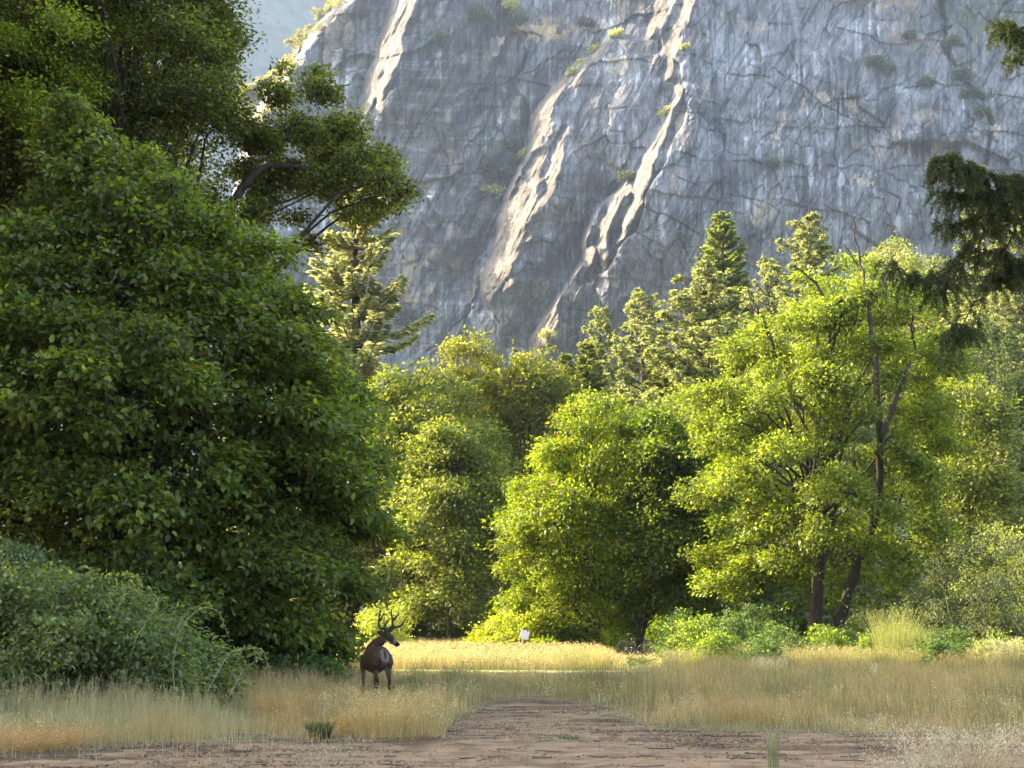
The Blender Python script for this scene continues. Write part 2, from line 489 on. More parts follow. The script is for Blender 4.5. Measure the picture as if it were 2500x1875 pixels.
def build_ground():
    xs = np.concatenate([-np.geomspace(3500, 22, 26)[:-1], np.arange(-22, 22.01, .11), np.geomspace(22, 3500, 26)[1:]])
    ys = np.concatenate([[-200, -60, -20, -5, 2, 6, 9, 11], np.arange(12, 34, .10), np.arange(34, 60, .3), np.geomspace(60, 4300, 40)])
    X, Y = np.meshgrid(xs, ys)
    Z = gz(X, Y)
    dn = dirtness(X, Y)
    D = sstep(-6, 8, dn)
    soil = np.stack([0.25 + 0 * X, 0.172 + 0 * X, 0.102 + 0 * X], -1)
    soil = soil * (0.75 + .5 * fbm(X * 2.2, Y * 4.5, 8))[..., None]
    # leaf litter and churned darker soil along the edges
    lit = sstep(.5, .62, fbm(X * .7, Y * 2.4, 11)) * sstep(90, 10, dn) + sstep(.55, .66, fbm(X * 1.6, Y * 5, 12)) * .6
    soil = soil * (1 - .60 * np.clip(lit, 0, 1))[..., None] * np.array([1.0, .97, .93])
    mead = np.array([.15, .12, .06]) * (0.7 + .6 * fbm(X * 1.5, Y * 1.5, 9))[..., None]
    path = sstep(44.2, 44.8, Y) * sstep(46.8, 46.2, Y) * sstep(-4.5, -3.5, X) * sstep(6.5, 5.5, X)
    far = sstep(60, 120, Y)[..., None]
    mead = mead * (1 - far) + np.array([.07, .08, .03]) * far
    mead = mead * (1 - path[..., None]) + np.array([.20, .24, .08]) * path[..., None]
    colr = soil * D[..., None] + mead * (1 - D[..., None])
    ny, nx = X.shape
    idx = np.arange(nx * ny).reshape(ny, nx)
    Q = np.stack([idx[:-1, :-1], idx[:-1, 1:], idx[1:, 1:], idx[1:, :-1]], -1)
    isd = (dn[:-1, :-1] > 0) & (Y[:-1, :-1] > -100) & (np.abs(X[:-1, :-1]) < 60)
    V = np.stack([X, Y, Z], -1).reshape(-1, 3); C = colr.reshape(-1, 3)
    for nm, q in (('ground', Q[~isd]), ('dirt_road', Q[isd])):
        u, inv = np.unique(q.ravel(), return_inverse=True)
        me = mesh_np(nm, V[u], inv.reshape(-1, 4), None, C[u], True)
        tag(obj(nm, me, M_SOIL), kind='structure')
build_ground()

def build_hill():
    # far forested mountainside that fills the upper left
    d0 = 1500.0
    us = np.linspace(-500, 1500, 420); vs = np.linspace(1520, -720, 300)
    U, Vv = np.meshgrid(us, vs)
    H = (1512 - Vv) / F * d0
    top = np.interp(U, [-500, 0, 250, 420, 700, 900, 1500], [60, -100, -300, -520, -700, -700, -700])
    topm = (1512 - top) / F * d0
    X = (U - 1250) / F * d0
    t = np.clip(H / np.maximum(topm, 1), 0, 1)
    Hc = t * topm
    Y = d0 + Hc * 0.25 + 90 * (ridge(X * .0025, Hc * .0012, 21) - .5) * 2 + 40 * (fbm(X * .012, Hc * .02, 22) - .5) + 0.30 * X
    Y += 9 * (fbm(X * .09, Hc * .09, 23, 3) - .5)
    pos = np.stack([X, Y, Hc - 2], -1)
    g = fbm(X * .02, Hc * .03, 24)
    col = np.array([.060, .075, .070]) * (0.6 + .9 * g[..., None]) 
    rock = sstep(.62, .72, fbm(X * .01, Hc * .02, 26))[..., None]
    col = col * (1 - rock) + np.array([.14, .14, .12]) * rock
    ny, nx = U.shape; idx = np.arange(nx * ny).reshape(ny, nx)
    Q = np.stack([idx[:-1, :-1], idx[:-1, 1:], idx[1:, 1:], idx[1:, :-1]], -1).reshape(-1, 4)
    tag(obj('far_mountainside', mesh_np('far_mountainside', pos.reshape(-1, 3), Q, None, col.reshape(-1, 3), True), M_HILL), kind='structure')
build_hill()

# ------------------------------------------------------------------ the granite cliff
LIT = [
 [(985,-90),(962,0),(943,54),(921,122),(899,190),(883,244),(880,285),(867,325),(875,318),(895,285),(912,245),(930,215),(922,240),(916,280),(926,262),(940,212),(955,180),(981,130),(975,90),(994,41),(1013,0),(1040,-90)],
 [(1484,100),(1448,135),(1421,149),(1383,181),(1340,230),(1313,273),(1306,290),(1296,330),(1294,360),(1282,390),(1297,370),(1324,355),(1340,322),(1348,290),(1345,273),(1353,252),(1383,205),(1392,200),(1408,210),(1420,178),(1448,154),(1475,130),(1490,105)],
 [(1383,306),(1367,345),(1348,395),(1336,425),(1334,455),(1336,480),(1318,486),(1330,492),(1342,486),(1356,466),(1362,430),(1375,425),(1366,400),(1376,372),(1372,350),(1382,330),(1389,312)],
 [(1318,374),(1291,425),(1267,460),(1237,507),(1223,550),(1212,572),(1207,613),(1188,656),(1174,729),(1190,726),(1196,737),(1223,694),(1240,672),(1261,634),(1268,608),(1277,596),(1302,577),(1290,566),(1275,558),(1280,540),(1291,526),(1318,507),(1340,493),(1312,486),(1305,474),(1313,450),(1318,421),(1337,371)],
 [(1294,366),(1262,420),(1231,491),(1221,515),(1207,550),(1213,545),(1229,510),(1240,480)],
 [(1646,206),(1652,241),(1630,287),(1597,344),(1570,390),(1554,425),(1549,480),(1546,491),(1530,531),(1508,591),(1510,598),(1522,580),(1540,540),(1560,504),(1569,499),(1573,472),(1581,450),(1588,425),(1597,398),(1619,344),(1635,300),(1654,257),(1670,210)],
 [(1657,100),(1649,130),(1638,135),(1641,168),(1643,190),(1622,203),(1627,160),(1630,135),(1616,122),(1600,150),(1582,172),(1578,176),(1600,140),(1611,124),(1633,100)],
 [(1612,-90),(1602,0),(1582,60),(1590,92),(1620,60),(1650,0),(1665,-90)],
 [(1710,-90),(1695,0),(1674,50),(1655,95),(1640,115),(1630,100),(1645,60),(1665,20),(1688,-90)],
 [(1473,480),(1448,515),(1437,550),(1443,558),(1440,580),(1427,610),(1424,599),(1430,570),(1436,548),(1451,500)],
 [(1521,458),(1497,472),(1484,512),(1465,564),(1462,602),(1470,634),(1475,664),(1484,672),(1480,645),(1486,626),(1484,580),(1489,540),(1505,510),(1513,485),(1530,472),(1546,466),(1524,436)],
 [(1454,602),(1437,605),(1408,651),(1386,689),(1372,708),(1340,756),(1313,800),(1285,840),(1329,848),(1361,789),(1361,762),(1350,752),(1367,721),(1378,702),(1405,672),(1429,626),(1438,648),(1446,652)],
 [(1262,690),(1245,700),(1228,716),(1220,724),(1226,716),(1240,690),(1254,678)],
]
HOLES = [[(1253,523),(1261,529),(1237,564),(1234,558)], [(1286,433),(1302,425),(1296,460),(1283,478),(1285,455)],
         [(1316,372),(1322,380),(1300,412),(1296,405)], [(1200,660),(1208,662),(1186,716),(1182,712)], [(1330,322),(1336,326),(1328,348),(1322,340)]]
CRACKS = [([(1562,498),(1640,535),(1700,566),(1755,600),(1800,640)], 2.2, 2.5), ([(1530,572),(1570,566),(1635,540)], 2, 1.5), ([(1640,535),(1668,600),(1690,640)], 2.6, 3),
          ([(1650,225),(1720,245),(1770,262)], 2, 1.5), ([(1640,425),(1720,460),(1800,478),(1880,500),(1950,560)], 2, 1.5),
          ([(2045,250),(2042,340),(2035,410)], 3, 3), ([(1985,220),(1975,300),(1975,370)], 2.4, 2), ([(1955,450),(1900,520),(1870,600)], 2.4, 2),
          ([(2110,470),(2060,560),(2040,640)], 3, 2), ([(1900,180),(1970,215),(2010,260),(2100,300),(2190,340)], 2.6, 2.5), ([(1680,130),(1760,150),(1850,190),(1930,230)], 2, 1.5),
          ([(2295,0),(2310,120),(2340,190),(2400,240),(2420,300),(2410,400)], 9, 10), ([(2140,460),(2200,485),(2190,540)], 2.6, 3),
          ([(1380,120),(1300,170),(1230,205),(1160,205),(1100,210)], 2.6, 2.5), ([(1170,262),(1290,262)], 3, 2), ([(960,340),(1060,332),(1200,335)], 2.5, 1.2),
          ([(960,398),(1080,402),(1210,395)], 2.5, 1.5), ([(960,372),(1100,368)], 2, 1), ([(950,185),(1060,215),(1120,215)], 2.4, 2), ([(1450,270),(1560,262)], 3, 1.4),
          ([(1310,540),(1420,545)], 3, 1.4), ([(1290,660),(1370,664)], 3, 2), ([(1370,780),(1560,770),(1700,786)], 2, 1), ([(1480,335),(1560,320)], 2, 1),
          ([(1745,0),(1740,140),(1735,240)], 3, 1), ([(1880,30),(1870,150),(1860,240)], 3, 1.2), ([(1060,0),(1050,120)], 3, 2), ([(1210,200),(1180,330),(1150,440)], 2.4, 2),
          ([(1210,700),(1110,800),(1000,900)], 3.5, 3), ([(1240,840),(1400,830)], 2, 1.5)]
TAN = [([(1200,95),(1240,80),(1215,130),(1185,150),(1175,142)], 1), ([(1483,138),(1535,140),(1530,178),(1500,184),(1482,170)], .9), ([(1990,222),(2025,230),(2018,262),(1988,245)], 1),
       ([(2062,242),(2098,248),(2085,275),(2062,262)], .7), ([(1958,240),(1970,240),(1965,280),(1955,275)], 1), ([(1900,270),(1922,276),(1905,330),(1885,345),(1880,330),(1900,310)], 1),
       ([(2278,340),(2330,334),(2320,372),(2285,392),(2276,372)], 1), ([(2190,345),(2210,345),(2207,370),(2196,374)], .8), ([(2085,425),(2128,440),(2118,458),(2090,448)], 1),
       ([(1845,490),(1895,485),(1888,530),(1850,560),(1832,540)], .8), ([(1632,430),(1668,410),(1662,480),(1640,490)], .8), ([(1650,290),(1675,270),(1675,335),(1655,335)], .7),
       ([(1520,760),(1560,765),(1580,800),(1530,800)], .8), ([(2240,10),(2250,60),(2190,40)], .3), ([(790,60),(850,30),(870,70),(830,140),(790,160)], .7), ([(1725,200),(1735,205),(1730,250),(1722,250)], .6),
       ([(1300,680),(1350,680),(1345,720),(1310,725)], .6), ([(1070,0),(1085,0),(1080,60),(1070,50)], .7), ([(1755,30),(1768,28),(1765,60),(1755,60)], .8), ([(2415,300),(2450,310),(2430,350),(2415,350)], .7)]
GRASSY = [([(1240,70),(1290,40),(1400,60),(1420,90),(1340,100),(1260,95)], 1), ([(2060,0),(2250,0),(2240,20),(2150,24)], 1), ([(2150,60),(2290,100),(2280,125),(2240,112),(2180,95)], 1),
          ([(2130,70),(2170,60),(2240,90)], .7), ([(1070,640),(1130,630),(1120,670),(1070,665)], 1), ([(950,560),(1000,545),(990,600),(950,600)], .7), ([(1150,665),(1175,660),(1150,730),(1130,725)], .9),
          ([(930,700),(1070,690),(1060,740),(940,745)], .6), ([(1180,180),(1110,200),(1060,205),(1070,212),(1180,196)], .5), ([(2260,390),(2400,380),(2380,410),(2280,430)], .5),
          ([(1380,330),(1400,370),(1460,420),(1440,400),(1400,350)], .5), ([(1530,20),(1560,10),(1580,25),(1540,30)], .8), ([(930,650),(1060,600),(1080,620),(960,700)], .5)]
SCRUB = [([(2300,-60),(2600,-60),(2600,160),(2420,110),(2340,90),(2300,40)], .8), ([(2320,120),(2380,140),(2440,300),(2420,340),(2360,220)], 1), ([(2090,120),(2160,140),(2200,190),(2120,170)], .9),
         ([(2210,180),(2290,200),(2280,225),(2210,200)], .7), ([(1150,340),(1250,320),(1290,370),(1250,440),(1180,400)], 1), ([(1860,370),(1930,380),(1950,410),(1880,420)], .6),
         ([(1140,0),(1220,0),(1190,60),(1150,50)], .8), ([(2210,60),(2240,60),(2250,100),(2215,100)], .6), ([(950,760),(1100,720),(1180,790),(1100,860),(950,860)], .35)]
def blur(M, k, n=1):
    for _ in range(n):
        for ax in (0, 1):
            c = np.cumsum(np.concatenate([np.repeat(np.take(M, [0], ax), k + 1, ax), M, np.repeat(np.take(M, [-1], ax), k, ax)], ax), ax)
            L = M.shape[ax]
            M = (np.take(c, range(2 * k + 1, 2 * k + 1 + L), ax) - np.take(c, range(0, L), ax)) / (2 * k + 1)
    return M
def build_cliff():
    D0 = 520.0
    nv, nu = 680, 1150
    vs = np.linspace(1508, -110, nv); s = np.linspace(0, 1, nu)
    xl = np.interp(vs, [-110, 0, 60, 120, 165, 230, 330, 520, 1300], [930, 835, 775, 725, 700, 640, 590, 560, 500])
    xl = xl + 14 * (fbm(vs * .04, 0 * vs, 30) - .5)
    U = xl[:, None] + (2640 - xl[:, None]) * s[None, :]
    Vv = np.repeat(vs[:, None], nu, 1)
    m = D0 / F                                    # metres per photograph pixel
    # warped coordinates make the outlines ragged
    wu = U + 9 * (fbm(U * .07, Vv * .035, 31) - .5) * 2 + 5 * (fbm(U * .22, Vv * .09, 32) - .5) * 2
    wv = Vv + 10 * (fbm(U * .05, Vv * .05, 33) - .5) * 2 + 9 * (fbm(U * .3, Vv * .08, 34) - .5) * 2
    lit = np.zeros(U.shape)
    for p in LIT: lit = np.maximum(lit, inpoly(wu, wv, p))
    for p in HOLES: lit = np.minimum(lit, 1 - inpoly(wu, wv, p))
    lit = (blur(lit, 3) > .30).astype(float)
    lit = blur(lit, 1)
    # slanting joints: rotated coordinates (a across, b along the slant, which runs down to the left)
    an = R(62)
    a = (U * math.sin(an) + Vv * math.cos(an)) * m
    b = (-U * math.cos(an) + Vv * math.sin(an)) * m
    # breaks inside the lit ribs
    br = ridge(a * .45, b * .06, 36, 3)
    SL = .10; slope = SL + 0 * U
    slope = slope * (1 - lit) + lit * (-2.3 + 2.6 * sstep(.80, .93, br))
    du = np.gradient(U, axis=1) * m
    D = np.zeros(U.shape); cur = np.zeros(nv)
    k = 1 / 70.0
    base = 0.0
    for j in range(nu):
        rel = cur
        rec = np.where(lit[:, j] > .3, 0, -rel * k)
        rec = np.clip(rec, -.05, .3)
        cur = cur + (slope[:, j] - SL + rec) * du[:, j]
        D[:, j] = cur
    # even the rows out along the slant of the ribs
    S = U + .52 * Vv; sg = np.linspace(S.min(), S.max(), 1700)
    def slant(D, k, n):
        Ds = np.stack([np.interp(sg, S[i], D[i]) for i in range(nv)])
        c = Ds
        for _ in range(n):
            cc = np.cumsum(np.concatenate([np.repeat(c[:1], k + 1, 0), c, np.repeat(c[-1:], k, 0)], 0), 0)
            c = (cc[2 * k + 1:2 * k + 1 + nv] - cc[:nv]) / (2 * k + 1)
        return np.stack([np.interp(S[i], sg, c[i]) for i in range(nv)])
    def hb(M, k): 
        c = np.cumsum(np.concatenate([np.repeat(M[:, :1], k + 1, 1), M, np.repeat(M[:, -1:], k, 1)], 1), 1)
        return (c[:, 2 * k + 1:2 * k + 1 + nu] - c[:, :nu]) / (2 * k + 1)
    low = hb(hb(D, 60), 60); high = D - low
    low = slant(low, 70, 2)
    D = low + .45 * high + .55 * slant(high, 7, 2)
    D = D + SL * (U - 1250) * m
    Hm = (1512 - Vv) * m
    tilt = np.interp(Hm, [0, 60, 120, 200, 260], [-8, 0, 8, 22, 34])
    D += tilt
    # wrap back at the left edge
    e = (U - xl[:, None])
    D += 45 * np.exp(-e / 9.0) + 16 * (1 - np.exp(-e / 130.0))
    # each rib stands far enough forward of its neighbours to catch the low sun
    ug = np.linspace(480, 2640, 1200); dux = (ug[1] - ug[0]) * m
    rowv = np.arange(nv); dvm = (vs[0] - vs[1]) * m
    def shadow(D):
        Dg = np.stack([np.interp(ug, U[i], D[i], left=400) for i in range(nv)])
        M = np.empty_like(Dg); cur = np.full(nv, 400.0); shift = math.tan(R(SUN_EL)) * dux / dvm; kk = dux * math.cos(R(SUN_AZ)) / math.sin(R(SUN_AZ))
        for j in range(len(ug)):
            up = np.interp(rowv + shift, rowv, cur, right=400.0)
            M[:, j] = up; cur = np.minimum(Dg[:, j], up) - kk
        return np.stack([np.interp(U[i], ug, M[i]) for i in range(nv)])
    for grp in ((0,), (1, 2, 3, 4, 12), (9, 10, 11), (5, 6, 7, 8)):
        mk = np.zeros(U.shape, bool)
        for g_ in grp: mk |= inpoly(wu, wv, LIT[g_])
        M = shadow(D)
        de = (D - M)
        rows_ = np.where(mk.any(1))[0]
        left = np.interp(rowv, rows_, [U[i][mk[i]].min() for i in rows_])
        need = np.interp(rowv, rows_, [np.percentile(de[i][mk[i]], 86) for i in rows_])
        left = blur(left[:, None], 10, 2)[:, 0] if False else np.convolve(np.pad(left, 10, 'edge'), np.ones(21) / 21, 'valid')
        need = np.convolve(np.pad(need, 40, 'edge'), np.ones(81) / 81, 'valid')
        out_ = np.maximum(vs - vs[rows_[0]], vs[rows_[-1]] - vs).clip(0)
        hwid = 9 + 260 * sstep(0, 140, out_)
        off = (need + 2.0).clip(0, 60)
        D -= off[:, None] * sstep(-1, 1, (U - left[:, None]) / hwid[:, None])
    nl = 1 - .75 * lit
    # blocks
    r1, ox, oy, ed = worley(a / 11 + 2 * (fbm(a * .05, b * .05, 41) - .5), b / 30, 51)
    D += nl * ((r1 - .5) * 3.2 + ox * 1.2 * (r1 - .3) - oy * 1.5 * (r1 - .5))
    D += nl * .7 * sstep(.05, 0, ed) * sstep(.45, .6, fbm(U * .01, Vv * .01, 90))
    hz = Hm + 3 * (fbm(U * .01, Vv * .01, 43) - .5)
    r2, ox2, oy2, ed2 = worley(U * m / 4.2, hz / 10, 57)
    msk = sstep(.42, .58, fbm(U * .006, Vv * .006, 44))
    D += nl * msk * ((r2 - .5) * 1.0 + ox2 * .5 * (r2 - .5) + .7 * sstep(.07, 0, ed2))
    r3, _, _, ed3 = worley(a / 2.2, b / 9, 61)
    D += (.35 + .65 * nl) * ((r3 - .5) * .45 * (0.4 + (1 - msk)))
    r0, ox0, oy0, ed0 = worley(a / 26 + 2 * (fbm(a * .03, b * .03, 39) - .5), b / 75, 50)
    zl = sstep(1900, 1600, U)
    D += nl * ((r0 - .5) * (6 + 7 * zl) + ox0 * (5 + 9 * zl) * (r0 - .35))
    lg = Hm / 17 + 1.2 * fbm(U * .004, Vv * .004, 94) + .35 * (U - 1250) * m / 60
    D += nl * 1.0 * (lg - np.floor(lg)) * sstep(.48, .6, fbm(U * .012, Vv * .012, 95))
    D += nl * ((3.5 + 4.5 * zl) * (ridge(a * .06, b * .014, 45, 3) - .6) + 1.0 * (ridge(a * .3, b * .06, 46) - .6)) + .35 * (fbm(a * 1.1, b * .35, 47) - .5)
    D += lit * (1.1 * (ridge(a * .55, b * .05, 48, 3) - .5) * 2 + .8 * (ridge(a * 1.3 + 3, b * .14, 49, 2) - .5))
    crk = np.zeros(U.shape)
    cu = U + 7 * (fbm(U * .03, Vv * .03, 63) - .5) * 2; cv = Vv + 7 * (fbm(U * .03, Vv * .03, 64) - .5) * 2
    for pts, wd, dp in CRACKS:
        q = np.exp(-(segd(cu, cv, pts) / (wd * .62)) ** 2) * (.15 + .75 * sstep(.38, .5, fbm(U * .035, Vv * .035, 96)))
        D += dp * .7 * q; crk = np.maximum(crk, q)
    # the great roof: everything above its line overhangs
    roof = (sstep(2170, 2200, U) * sstep(2370, 2330, U)) * sstep(352, 344, Vv) * sstep(230, 330, Vv)
    D -= 9.0 * roof
    slab = inpoly(cu, cv, [(2050, 200), (2180, 205), (2330, 250), (2400, 290), (2400, 345), (2190, 345), (2100, 300)])
    D -= 3.0 * blur(slab.astype(float), 4)
    # rock colour, with roof shade and sunlit rib tone painted in
    g = .185 * (0.62 + .25 * fbm(U * .012, Vv * .02, 70) + .42 * sstep(.36, .64, fbm(U * .010 + .006 * Vv, Vv * .014, 69))) * (.86 + .28 * r1) * (.92 + .16 * r3)
    st = fbm(U * .11, Vv * .008, 71, 4); st2 = fbm(U * .32, Vv * .012, 72, 3)
    stm = sstep(.40, .60, fbm(U * .007, Vv * .010, 73))
    g = g * (1 - .50 * stm * sstep(.52, .57, st)) * (1 - .22 * (1 - stm * .5) * sstep(.56, .62, st2))
    g = g * (1 + .95 * sstep(.62, .67, fbm(U * .09 + 9, Vv * .011, 74)) * sstep(.45, .55, fbm(U * .009, Vv * .012, 75)))
    g = g * (1 + .55 * sstep(.62, .70, fbm(U * .012, Vv * .10, 76)) * sstep(1300, 1150, U))
    g = g * (1 - .55 * (1 - .6 * msk) * sstep(.74, .86, ridge(a * .35, b * .04, 77)))
    g = g * (1 + .45 * sstep(1750, 1300, U) * (sstep(.5, .62, fbm(a * .12, b * .018, 99)) - .45))
    g = g * (1 + .7 * sstep(.86, .93, ridge(U * .011, Vv * .016, 78, 2)) * sstep(.5, .6, fbm(U * .05, Vv * .05, 79)))
    g = g * (1 - .45 * sstep(.045, .0, ed) * sstep(.42, .52, fbm(U * .02, Vv * .02, 91))) * (1 - .4 * msk * sstep(.06, 0, ed2)) * (1 - .3 * sstep(.08, 0, ed3) * sstep(.4, .6, fbm(U * .03, Vv * .03, 92)))
    g = g * (1 - .5 * sstep(.88, .95, ridge(U * .006 + .002 * Vv, Vv * .013 - U * .004, 93, 3)))
    g = g * (0.9 + .2 * fbm(U * .5, Vv * .4, 80, 2))
    g = g * (1 - .45 * crk)
    roof_shade = sstep(2185, 2200, U) * sstep(2350, 2335, U) * sstep(338, 346, Vv) * sstep(392, 352, Vv) * sstep(.3, .6, fbm(U * .06, Vv * .01, 98))  # shade below the overhang, painted into the rock colour
    g = g * (1 - .5 * roof_shade)
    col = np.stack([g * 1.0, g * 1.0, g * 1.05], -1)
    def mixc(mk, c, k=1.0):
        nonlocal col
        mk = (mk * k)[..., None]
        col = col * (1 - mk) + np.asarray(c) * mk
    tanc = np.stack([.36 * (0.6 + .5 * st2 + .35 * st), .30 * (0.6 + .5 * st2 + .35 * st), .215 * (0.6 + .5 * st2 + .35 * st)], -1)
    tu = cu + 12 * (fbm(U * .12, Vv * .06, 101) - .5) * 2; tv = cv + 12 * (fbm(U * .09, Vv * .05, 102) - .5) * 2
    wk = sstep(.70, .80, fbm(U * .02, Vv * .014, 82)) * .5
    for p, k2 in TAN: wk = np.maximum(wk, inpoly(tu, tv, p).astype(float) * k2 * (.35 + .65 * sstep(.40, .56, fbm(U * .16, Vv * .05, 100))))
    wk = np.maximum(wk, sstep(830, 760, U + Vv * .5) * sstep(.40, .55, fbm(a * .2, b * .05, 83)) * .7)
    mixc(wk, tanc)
    # warm sunlit tone painted into the rib colour, with darker streaks
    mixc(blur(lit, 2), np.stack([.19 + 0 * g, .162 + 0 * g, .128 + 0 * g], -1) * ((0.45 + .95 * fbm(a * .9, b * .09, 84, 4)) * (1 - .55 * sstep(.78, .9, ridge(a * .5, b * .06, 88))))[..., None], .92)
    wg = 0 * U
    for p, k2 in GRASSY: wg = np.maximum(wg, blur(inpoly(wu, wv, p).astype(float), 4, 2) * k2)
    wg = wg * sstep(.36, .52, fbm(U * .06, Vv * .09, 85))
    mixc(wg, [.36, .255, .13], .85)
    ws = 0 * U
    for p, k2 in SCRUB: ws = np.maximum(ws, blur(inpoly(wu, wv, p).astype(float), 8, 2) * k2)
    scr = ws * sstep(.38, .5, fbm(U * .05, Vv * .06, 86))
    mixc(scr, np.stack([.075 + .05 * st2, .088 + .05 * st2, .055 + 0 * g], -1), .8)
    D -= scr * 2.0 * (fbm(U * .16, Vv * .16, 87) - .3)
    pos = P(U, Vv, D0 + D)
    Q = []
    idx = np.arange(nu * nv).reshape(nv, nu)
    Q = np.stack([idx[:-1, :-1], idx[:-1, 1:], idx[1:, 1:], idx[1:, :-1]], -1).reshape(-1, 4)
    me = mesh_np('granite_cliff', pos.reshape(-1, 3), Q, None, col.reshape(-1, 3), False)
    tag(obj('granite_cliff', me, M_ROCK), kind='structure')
    return D0 + D, U, Vv
CD, CU, CV = build_cliff()
def cliff_depth(px, py):
    i = int(np.argmin(np.abs(CV[:, 0] - py))); j = int(np.argmin(np.abs(CU[i] - px)))
    return CD[i, j]

# shrubs that cling to the cliff
def shrub_mesh(seed, L, n, pal, flat=.8):
    rng = np.random.default_rng(seed)
    k = 26
    B = norm(rng.standard_normal((k, 3))) * rng.uniform(.4, .8, (k, 1)); B[:, 2] = np.abs(B[:, 2]) * flat + .25
    kt = rng.integers(0, k, n)
    C = B[kt] + rng.standard_normal((n, 3)) * .15
    V, Q, c = leaves_mesh(rng, kt, C, norm(B), L, pal, False, asp=.8)
    return mesh_np('foliage', V, Q, None, c)
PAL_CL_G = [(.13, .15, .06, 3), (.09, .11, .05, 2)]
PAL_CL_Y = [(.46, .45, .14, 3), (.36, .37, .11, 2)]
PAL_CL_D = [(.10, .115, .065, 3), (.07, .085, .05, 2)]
SHM = {k: [shrub_mesh(200 + i * 7 + h, .20, 900, p) for i in range(2)] for h, (k, p) in enumerate((('g', PAL_CL_G), ('y', PAL_CL_Y), ('d', PAL_CL_D)))}
def stem_mesh():
    mb = MB()
    for i in range(5):
        a = i * 1.26; u = np.linspace(0, 1, 4)
        mb.tube(np.stack([np.cos(a) * .4 * u, np.sin(a) * .4 * u, -.1 + .8 * u], -1), .05 * (1 - .7 * u), 4, BARK_C)
    return mb.mesh('stem')
STM = stem_mesh()
CLS = [  # px, py, radius px, kind, label
 (1203, 462, 30, 'y', 'pale yellow-green tree on the cliff beside the foot of the widest sunlit rib'),
 (1286, 368, 15, 'y', 'small bright bush against the left edge of the central sunlit rib'),
 (1268, 388, 14, 'g', 'small green bush just below a brighter one left of the central rib'),
 (1532, 428, 24, 'g', 'round bush on the cliff at the top of the forked lower rib'),
 (1628, 270, 22, 'y', 'bright yellow bush growing on the right-hand sunlit rib'),
 (1669, 112, 14, 'y', 'small bright bush at the right of the upper sunlit rib'),
 (1508, 80, 20, 'y', 'yellow bush on the crest above the central rib, highest on that crest'),
 (1456, 118, 22, 'y', 'yellow-green bush on the crest of the central rib, second from its top'),
 (1420, 150, 14, 'y', 'low golden bush on the crest of the central rib, third from its top'),
 (1398, 174, 18, 'y', 'low golden bush lowest on the crest of the central rib'),
 (1338, 812, 20, 'y', 'pale bush on the foot of the lowest sunlit rib'),
 (1660, 575, 13, 'd', 'dark green bush in the cliff crack right of the lit ribs'),
 (1250, 10, 24, 'y', 'pale green tree on the cliff ledge at the top edge of the picture'),
 (1268, 42, 26, 'd', 'dark shrub just under the pale tree on the top ledge'),
 (1165, 30, 34, 'd', 'large dark shrub on the upper left of the cliff near the top edge'),
 (1075, 88, 20, 'd', 'grey-green shrub left of the tan rock flake'),
 (1210, 405, 34, 'd', 'wide dark shrub in the hollow above the pale cliff tree'),
 (1262, 350, 26, 'd', 'dark shrub in the shaded recess left of the central rib'),
 (1160, 590, 18, 'd', 'dark shrub left of the lit rib at mid cliff'),
 (990, 770, 34, 'd', 'grey shrub at the foot of the cliff behind the fir'),
 (1155, 812, 36, 'd', 'dark shrub at the cliff foot above the olive tree tops'),
 (2135, 148, 26, 'd', 'dark shrub left end of the upper right ledge'),
 (2170, 165, 20, 'd', 'dark shrub right beside the one on the upper right ledge'),
 (2222, 82, 18, 'd', 'dark green shrub standing above the orange grass ledge'),
 (2325, 100, 24, 'g', 'round green shrub at the top of the right gully'),
 (2350, 175, 24, 'g', 'green shrub in the right gully, second from the top'),
 (2370, 225, 26, 'd', 'dark shrub in the right gully, third from the top'),
 (2395, 270, 24, 'd', 'dark shrub at the bottom of the right gully'),
 (2265, 195, 18, 'd', 'dark shrub on the brow above the great overhang'),
 (1885, 395, 20, 'd', 'low grey-green shrub on the middle of the right cliff face'),
 (1430, 50, 18, 'd', 'grey shrub high on the cliff left of the crest'),
]
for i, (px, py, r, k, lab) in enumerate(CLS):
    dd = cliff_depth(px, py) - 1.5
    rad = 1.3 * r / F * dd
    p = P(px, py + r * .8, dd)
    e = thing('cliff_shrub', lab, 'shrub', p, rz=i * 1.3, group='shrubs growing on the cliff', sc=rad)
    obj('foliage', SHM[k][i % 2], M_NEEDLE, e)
    obj('stem', STM, M_BARK, e)
